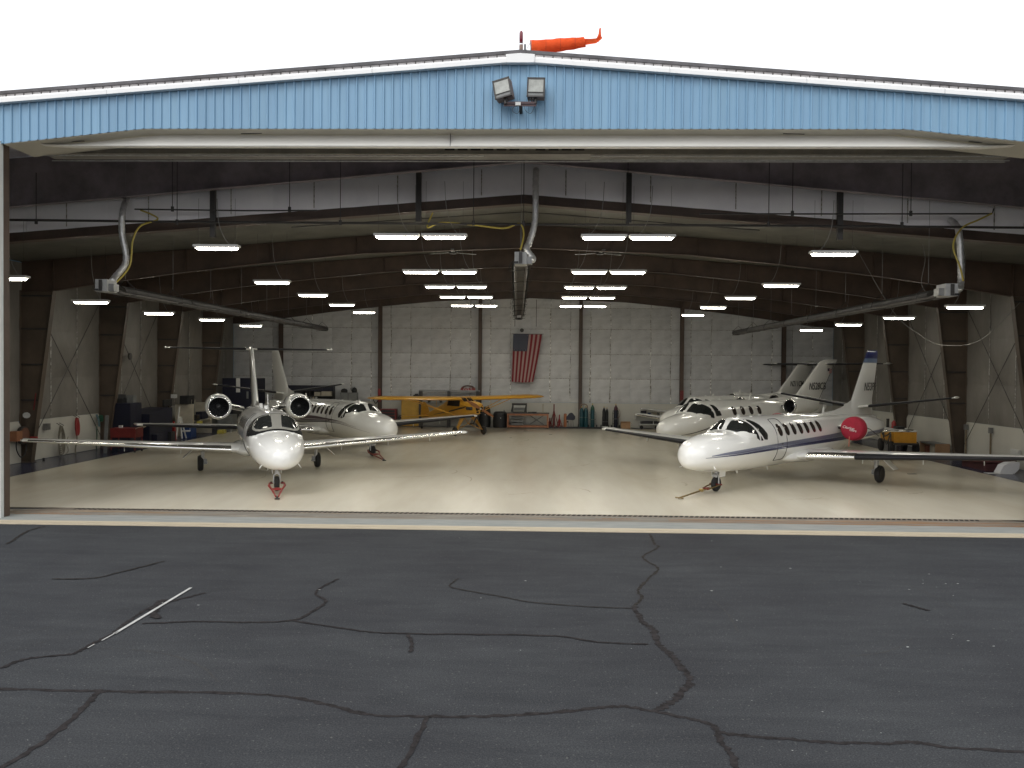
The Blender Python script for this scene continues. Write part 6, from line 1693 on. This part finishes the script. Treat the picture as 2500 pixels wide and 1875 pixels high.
thing(MB().box((-16.3, 46.3, 0.12), (0.35, 0.9, 0.16), rz=0.2), 'yellow_mat', yellowp, 'flat yellow tray lying on the navy floor at left', 'tray')
TS = empty('shop_machine', (-17.3, 44.2, 1.67), 'black machine with chrome levers on top of the beige storage bench', 'machine')
MB().bb(-0.2, 0.2, -0.5, 0.4, 0, 0.42).build('machine_body', black_m, TS)
for y in (-0.1, 0.3): MB().tube([(0.22, y, 0.0), (0.25, y, 0.22)], 0.04, 6).build('lever', chrome, TS)
DK = empty('dark_cabinet', (-16.6, 50.6, ZF), 'large navy double cabinet in the rear left corner', 'cabinet')
MB().bb(-0.9, 1.0, -0.9, 0.9, 0.02, 2.9).build('body', navyeq, DK)
MB().bb(-0.1, 0.12, -0.93, -0.9, 2.1, 2.9).build('notice', whiteeq, DK)
MB().bb(0.5, 0.6, -0.93, -0.9, 1.75, 2.15).build('notice', greyeq, DK)
thing(MB().bb(-17.0, -16.2, 47.6, 48.4, 0.02, 0.95).bb(-16.95, -16.25, 47.58, 47.6, 0.5, 0.9), 'grey_crate', greyeq, 'pale grey appliance under the left jet engine in the background', 'appliance')
for i, (x, y, w, h, m_) in enumerate(((-16.9, 40.9, 0.5, 0.5, black_m), (-16.2, 48.9, 0.6, 1.2, steel_d), (-15.2, 52.4, 0.6, 1.0, greyeq))):
    thing(MB().bb(x-w/2, x+w/2, y-w/2, y+w/2, 0.02, h).bb(x-w/2+0.05, x+w/2-0.05, y-w/2-0.02, y-w/2, h*0.3, h*0.8), 'shop_equipment', m_, ['black motor unit on the floor before the covered bench', 'dark steel stand behind the grey appliance', 'grey metal unit near the rear left corner'][i], 'equipment')
thing(MB().lathe([(-0.03, 0.10), (-0.03, 0.14), (0.03, 0.14), (0.03, 0.10)], (-18.15, 33.0, 5.15), 'X', 14), 'brace_ring', steel_d, 'dark ring of cable hung on the first left cross brace', 'cable ring')
thing(MB().lathe([(-0.03, 0.12), (-0.03, 0.16), (0.03, 0.16), (0.03, 0.12)], (-18.1, 39.6, 4.0), 'X', 14), 'brace_ring', steel_d, 'dark ring of cable hung on the second left cross brace', 'cable ring')

# ------------------------------------------------------------------ things along the right wall
GP = empty('ground_power_cart', (16.5, 39.6, ZF), 'yellow ground power cart with black cables and fat tyres by the right wall', 'power cart', None, radians(-8))
MB().bb(-0.45, 0.45, -1.25, 1.2, 0.52, 1.0).build('body', gpuyel, GP)
MB().bb(-0.47, 0.47, -1.3, 1.25, 1.0, 1.05).build('top', whiteeq, GP)
MB().bb(-0.5, 0.5, -1.4, 1.3, 0.44, 0.52).build('chassis', steel_d, GP)
for x in (-0.5, 0.5):
    for y in (-0.95, 0.9):
        MB().lathe([(-0.09, 0.16), (-0.09, 0.25), (-0.06, 0.28), (0.06, 0.28), (0.09, 0.25), (0.09, 0.16)], (x, y, 0.28), 'X', 18).build('wheel', tyre_m, GP)
MB().tube(spline([(-0.5, 0.9, 0.98), (-0.55, 0.5, 0.8), (-0.56, 0.0, 0.72), (-0.56, -0.5, 0.8), (-0.54, -0.9, 0.9), (-0.56, -1.1, 0.5), (-0.6, -1.15, 0.2)], 6), 0.03, 6).build('power_cable', black_m, GP)
MB().tube(spline([(-0.5, 0.6, 0.98), (-0.56, 0.1, 0.6), (-0.58, -0.5, 0.4), (-0.56, -1.0, 0.95), (-0.7, -1.3, 0.6), (-0.7, -1.3, 0.2)], 6), 0.026, 6).build('power_cable', black_m, GP)
MB().bb(-0.47, -0.45, 0.5, 0.75, 0.6, 0.95).build('panel', greyeq, GP)
thing(MB().lathe([(0, 0.1), (0.25, 0.1), (0.34, 0.03), (0.36, 0)], (16.45, 39.95, 1.07), 'Z', 12), 'extinguisher', red_m, 'red and white bottle standing on the yellow power cart', 'extinguisher', smooth=True, auto=40)
thing(MB().box((16.5, 39.5, 1.12), (0.3, 0.5, 0.12)), 'black_bag', black_m, 'black bag lying on top of the yellow power cart', 'bag')
thing(MB().bb(16.35, 16.45, 40.45, 40.55, 1.07, 1.42).lathe([(0, 0.07), (0.06, 0.07)], (16.4, 40.5, 1.4), 'Z', 10), 'fuel_nozzle', steel_d, 'upright dark nozzle at the left end of the yellow power cart', 'nozzle')
WC_ = empty('scrap_crate', (17.85, 39.0, ZF), 'low wooden scrap crate by the right wall', 'crate')
for y in (-0.75, 0.75):
    MB().bb(-0.3, 0.3, y-0.05, y+0.05, 0.02, 0.5).build('end_board', card, WC_)
MB().bb(-0.3, 0.3, -0.75, 0.75, 0.44, 0.5).build('top_board', greyeq, WC_)
MB().bb(-0.25, 0.2, -0.5, -0.1, 0.02, 0.4).build('box', beige, WC_)
MB().bb(-0.25, 0.2, 0.1, 0.4, 0.02, 0.34).build('box', mat('rust_brown', (0.2, 0.07, 0.04), rough=0.7), WC_)
for i, y in enumerate((36.98, 34.99)):
    R = empty('wall_conduit', (18.22, y, 0.02), ['left', 'right'][i]+' one of two brown conduits with a switch box on the right wainscot', 'conduit', 'brown conduits on the right wall')
    MB().tube([(0, 0, 0), (0, 0, 1.22)], 0.035, 6).build('pipe', mat('brown_conduit', (0.16, 0.12, 0.07), rough=0.6, var=0.4, vscale=12), R)
    MB().bb(-0.06, 0.05, -0.09, 0.09, 1.2, 1.42).build('switch_box', steel_g, R)
thing(MB().bb(18.2, 18.26, 32.9, 33.5, 0.42, 0.75).bb(18.18, 18.2, 32.95, 33.45, 0.46, 0.71), 'wall_panel_box', whiteeq, 'pale utility box low on the right wall near the door', 'utility box')
CP = empty('foam_block', (17.15, 31.75, ZF), 'bright white foam block on the navy floor edge at right', 'foam block')
MB().prism([(-0.35, 0.02), (0.18, 0.02), (0.34, 0.18), (0.36, 0.42), (0.0, 0.40), (-0.2, 0.30)], -0.2, 0.2).build('block', mat('white_foam', (0.6, 0.6, 0.62), rough=0.7), CP)
MB().bb(-0.75, 0.1, -0.25, 0.1, 0.0, 0.02).build('foot_board', whiteeq, CP)
thing(MB().box((17.2, 33.3, 0.34), (1.2, 2.0, 0.12), rx=-0.06).box((17.25, 33.3, 0.16), (1.0, 1.8, 0.3)), 'tarpaulin_pile', mat('maroon_tarp', (0.075, 0.025, 0.025), rough=0.7, var=0.3), 'low pile under a dark maroon tarpaulin behind the white foam block', 'tarpaulin')
FT = empty('floor_fan', (18.0, 31.6, ZF), 'small dark wheeled unit by the right wall behind the foam block', 'equipment')
MB().lathe([(-0.08, 0.26), (0.08, 0.26)], (0, 0, 0.55), 'X', 16).build('drum', beige, FT)
MB().bb(-0.2, 0.2, -0.2, 0.2, 0.03, 0.28).build('base', black_m, FT)
MB().tube([(0.0, -0.2, 0.2), (0.2, -0.9, 0.22)], 0.02, 6).build('handle', whiteeq, FT)

# ------------------------------------------------------------------ on the roof and the front wall
def flood(pos, rz, rx, ry, label):
    R = empty('floodlight', pos, label, 'floodlight', 'two floodlights on the gable')
    R.rotation_euler = (rx, ry, rz)
    w, h = 0.38, 0.42
    MB().box((0, 0.10, 0), (w, 0.24, h)).build('housing', bronze, R)
    fr = MB()
    for (x0, x1, z0, z1) in ((-w/2-.01, w/2+.01, h/2-.025, h/2+.012), (-w/2-.01, w/2+.01, -h/2-.012, -h/2+.02), (-w/2-.01, -w/2+.022, -h/2, h/2), (w/2-.022, w/2+.01, -h/2, h/2), (-w/2, w/2, -h/2+.09, -h/2+.105)):
        fr.bb(x0, x1, -0.05, -0.02, z0, z1)
    fr.build('door_frame', steel_d, R)
    MB().bb(-w/2+.02, w/2-.02, -0.036, -0.03, -h/2+.10, h/2-.02).build('lens', lens_m, R)
    MB().bb(-w/2+.02, w/2-.02, -0.034, -0.03, -h/2+.02, -h/2+.09).build('lower_plate', greyeq, R)
    MB().bb(-w/2, w/2, -0.03, 0.2, h/2+.001, h/2+.012).build('top_cover', mat('pale_top_metal', (0.5, 0.48, 0.46), rough=0.5, var=0.2), R)  # top plate paler and greyer than the bronze housing
    MB().lathe([(-0.06, 0.035), (0.06, 0.03)], (0, 0.05, -h/2-0.07), 'Z', 10).build('knuckle', steel_d, R)
    return R
flood((-0.39, 19.85, 9.87), radians(-14), radians(-6), radians(-12), 'left floodlight, tilted outward, on the blue gable')
flood((0.36, 19.85, 9.89), radians(-3), radians(-3), radians(2), 'right floodlight, upright, on the blue gable')
BR = empty('floodlight_bracket', (0, 19.9, 9.5), 'short dark steel bracket arm under the two floodlights', 'bracket')
MB().bb(-0.36, 0.37, -0.04, 0.02, 0.04, 0.09).build('cross_arm', mat('rusty_bracket', (0.09, 0.06, 0.065), rough=0.7, var=0.3), BR)
MB().bb(-0.36, 0.37, -0.02, 0.0, -0.01, 0.04).build('cross_arm_flange', mat('rusty_bracket', (0.09, 0.06, 0.065), rough=0.7, var=0.3), BR)
MB().bb(-0.10, 0.02, -0.07, -0.02, 0.0, 0.07).build('junction_box', whiteeq, BR)
MB().tube([(0.02, 0.0, 0.05), (0.02, 0.3, -0.06)], 0.04, 8).build('wall_arm', steel_d, BR)
for xs in ((-0.12, -0.17), (0.1, 0.13)):
    MB().tube(spline([(xs[0], 0, 0.0), (xs[1], 0.0, -0.1), (xs[1]+0.12, 0.02, -0.16), (xs[1]+0.2, 0.02, 0.0)], 5), 0.006, 4).build('wire', black_m, BR)
for x in (-0.34, -0.28, 0.2, 0.26, 0.33):
    MB().tube([(x, -0.01, 0.09), (x, -0.01, 0.2)], 0.012, 5).build('bolt', steel_d, BR)
BC = empty('obstruction_light', (-0.01, 21.2, 10.7), 'slim red obstruction light on a bent pipe at the roof peak', 'beacon')
MB().tube(spline([(-0.03, 0, 0.0), (-0.03, 0, 0.1), (0.0, 0, 0.2), (0.0, 0, 0.36)], 5), 0.025, 8).build('pipe', galv, BC)
MB().lathe([(0.36, 0.02), (0.42, 0.045), (0.62, 0.045), (0.66, 0.03)], (0, 0, 0), 'Z', 12).build('fitting', bronze, BC, smooth=True, auto=40)
MB().lathe([(0.66, 0.04), (0.80, 0.045), (0.93, 0.042), (0.97, 0.02), (0.975, 0.0)], (0, 0, 0), 'Z', 14).build('lens', mat('dark_red_glass', (0.15, 0.01, 0.02), rough=0.2), BC, smooth=True)
MB().lathe([(0.64, 0.046), (0.665, 0.046)], (0, 0, 0), 'Z', 12).build('collar', chrome, BC)
WS = empty('windsock', (0.06, 22.5, 10.75), 'bright orange windsock blowing right from a short pole on the roof ridge', 'windsock')
MB().tube([(0, 0, -0.1), (0, 0, 1.08)], 0.022, 8).build('pole', black_m, WS)
ax0 = Vector((0.15, 0, 0.97)); dr = Vector((1.36, 0.0, 0.185))
rows = []
for i in range(15):
    t = i/14; c = ax0+dr*t; r = 0.195-0.075*t+0.005*sin(i*1.9)
    rows.append([(c.x+0.03*cos(2*pi*k/20)*(-1), c.y+sin(2*pi*k/20)*r, c.z+cos(2*pi*k/20)*r*(1+0.06*sin(k*2.1+i*0.7))-0.02*t) for k in range(21)])
MB().grid(rows).build('sock', orange, WS, smooth=True)
MB().tube([(0.15, 0.195*sin(2*pi*k/16), 0.97+0.195*cos(2*pi*k/16)) for k in range(17)], 0.012, 5).build('hoop', steel_g, WS)
for t_ in (0.28, 0.55, 0.82):
    c_ = ax0+dr*t_; r_ = 0.197-0.075*t_
    MB().tube([(c_.x, sin(2*pi*k/20)*r_, c_.z-0.02*t_+cos(2*pi*k/20)*r_*1.02) for k in range(21)], 0.005, 4).build('stitched_seam', mat('seam_thread', (0.4, 0.06, 0.03), rough=0.9), WS)
for z in (0.98, 0.7):
    MB().tube([(0.0, 0, z-0.1), (0.15, 0, z+0.17)], 0.006, 4).build('cord', steel_g, WS)
tt = MB()
tt.grid([[(1.50, -0.05, 1.20), (1.50, 0.06, 1.12), (1.48, 0.0, 1.05)], [(1.66, -0.04, 1.20), (1.67, 0.05, 1.13), (1.66, 0.0, 1.08)], [(1.80, -0.02, 1.22), (1.82, 0.03, 1.15), (1.80, 0.0, 1.10)], [(1.90, -0.02, 1.31), (1.96, 0.03, 1.25), (1.93, 0.0, 1.2)]])
tt.grid([[(1.80, 0, 1.2), (1.86, 0.02, 1.13)], [(1.86, 0, 1.34), (1.93, 0.02, 1.3)], [(1.87, 0, 1.44), (1.92, 0.02, 1.42)], [(1.89, 0, 1.5), (1.92, 0.02, 1.49)]])
tt.build('tattered_end', orange, WS, smooth=True)
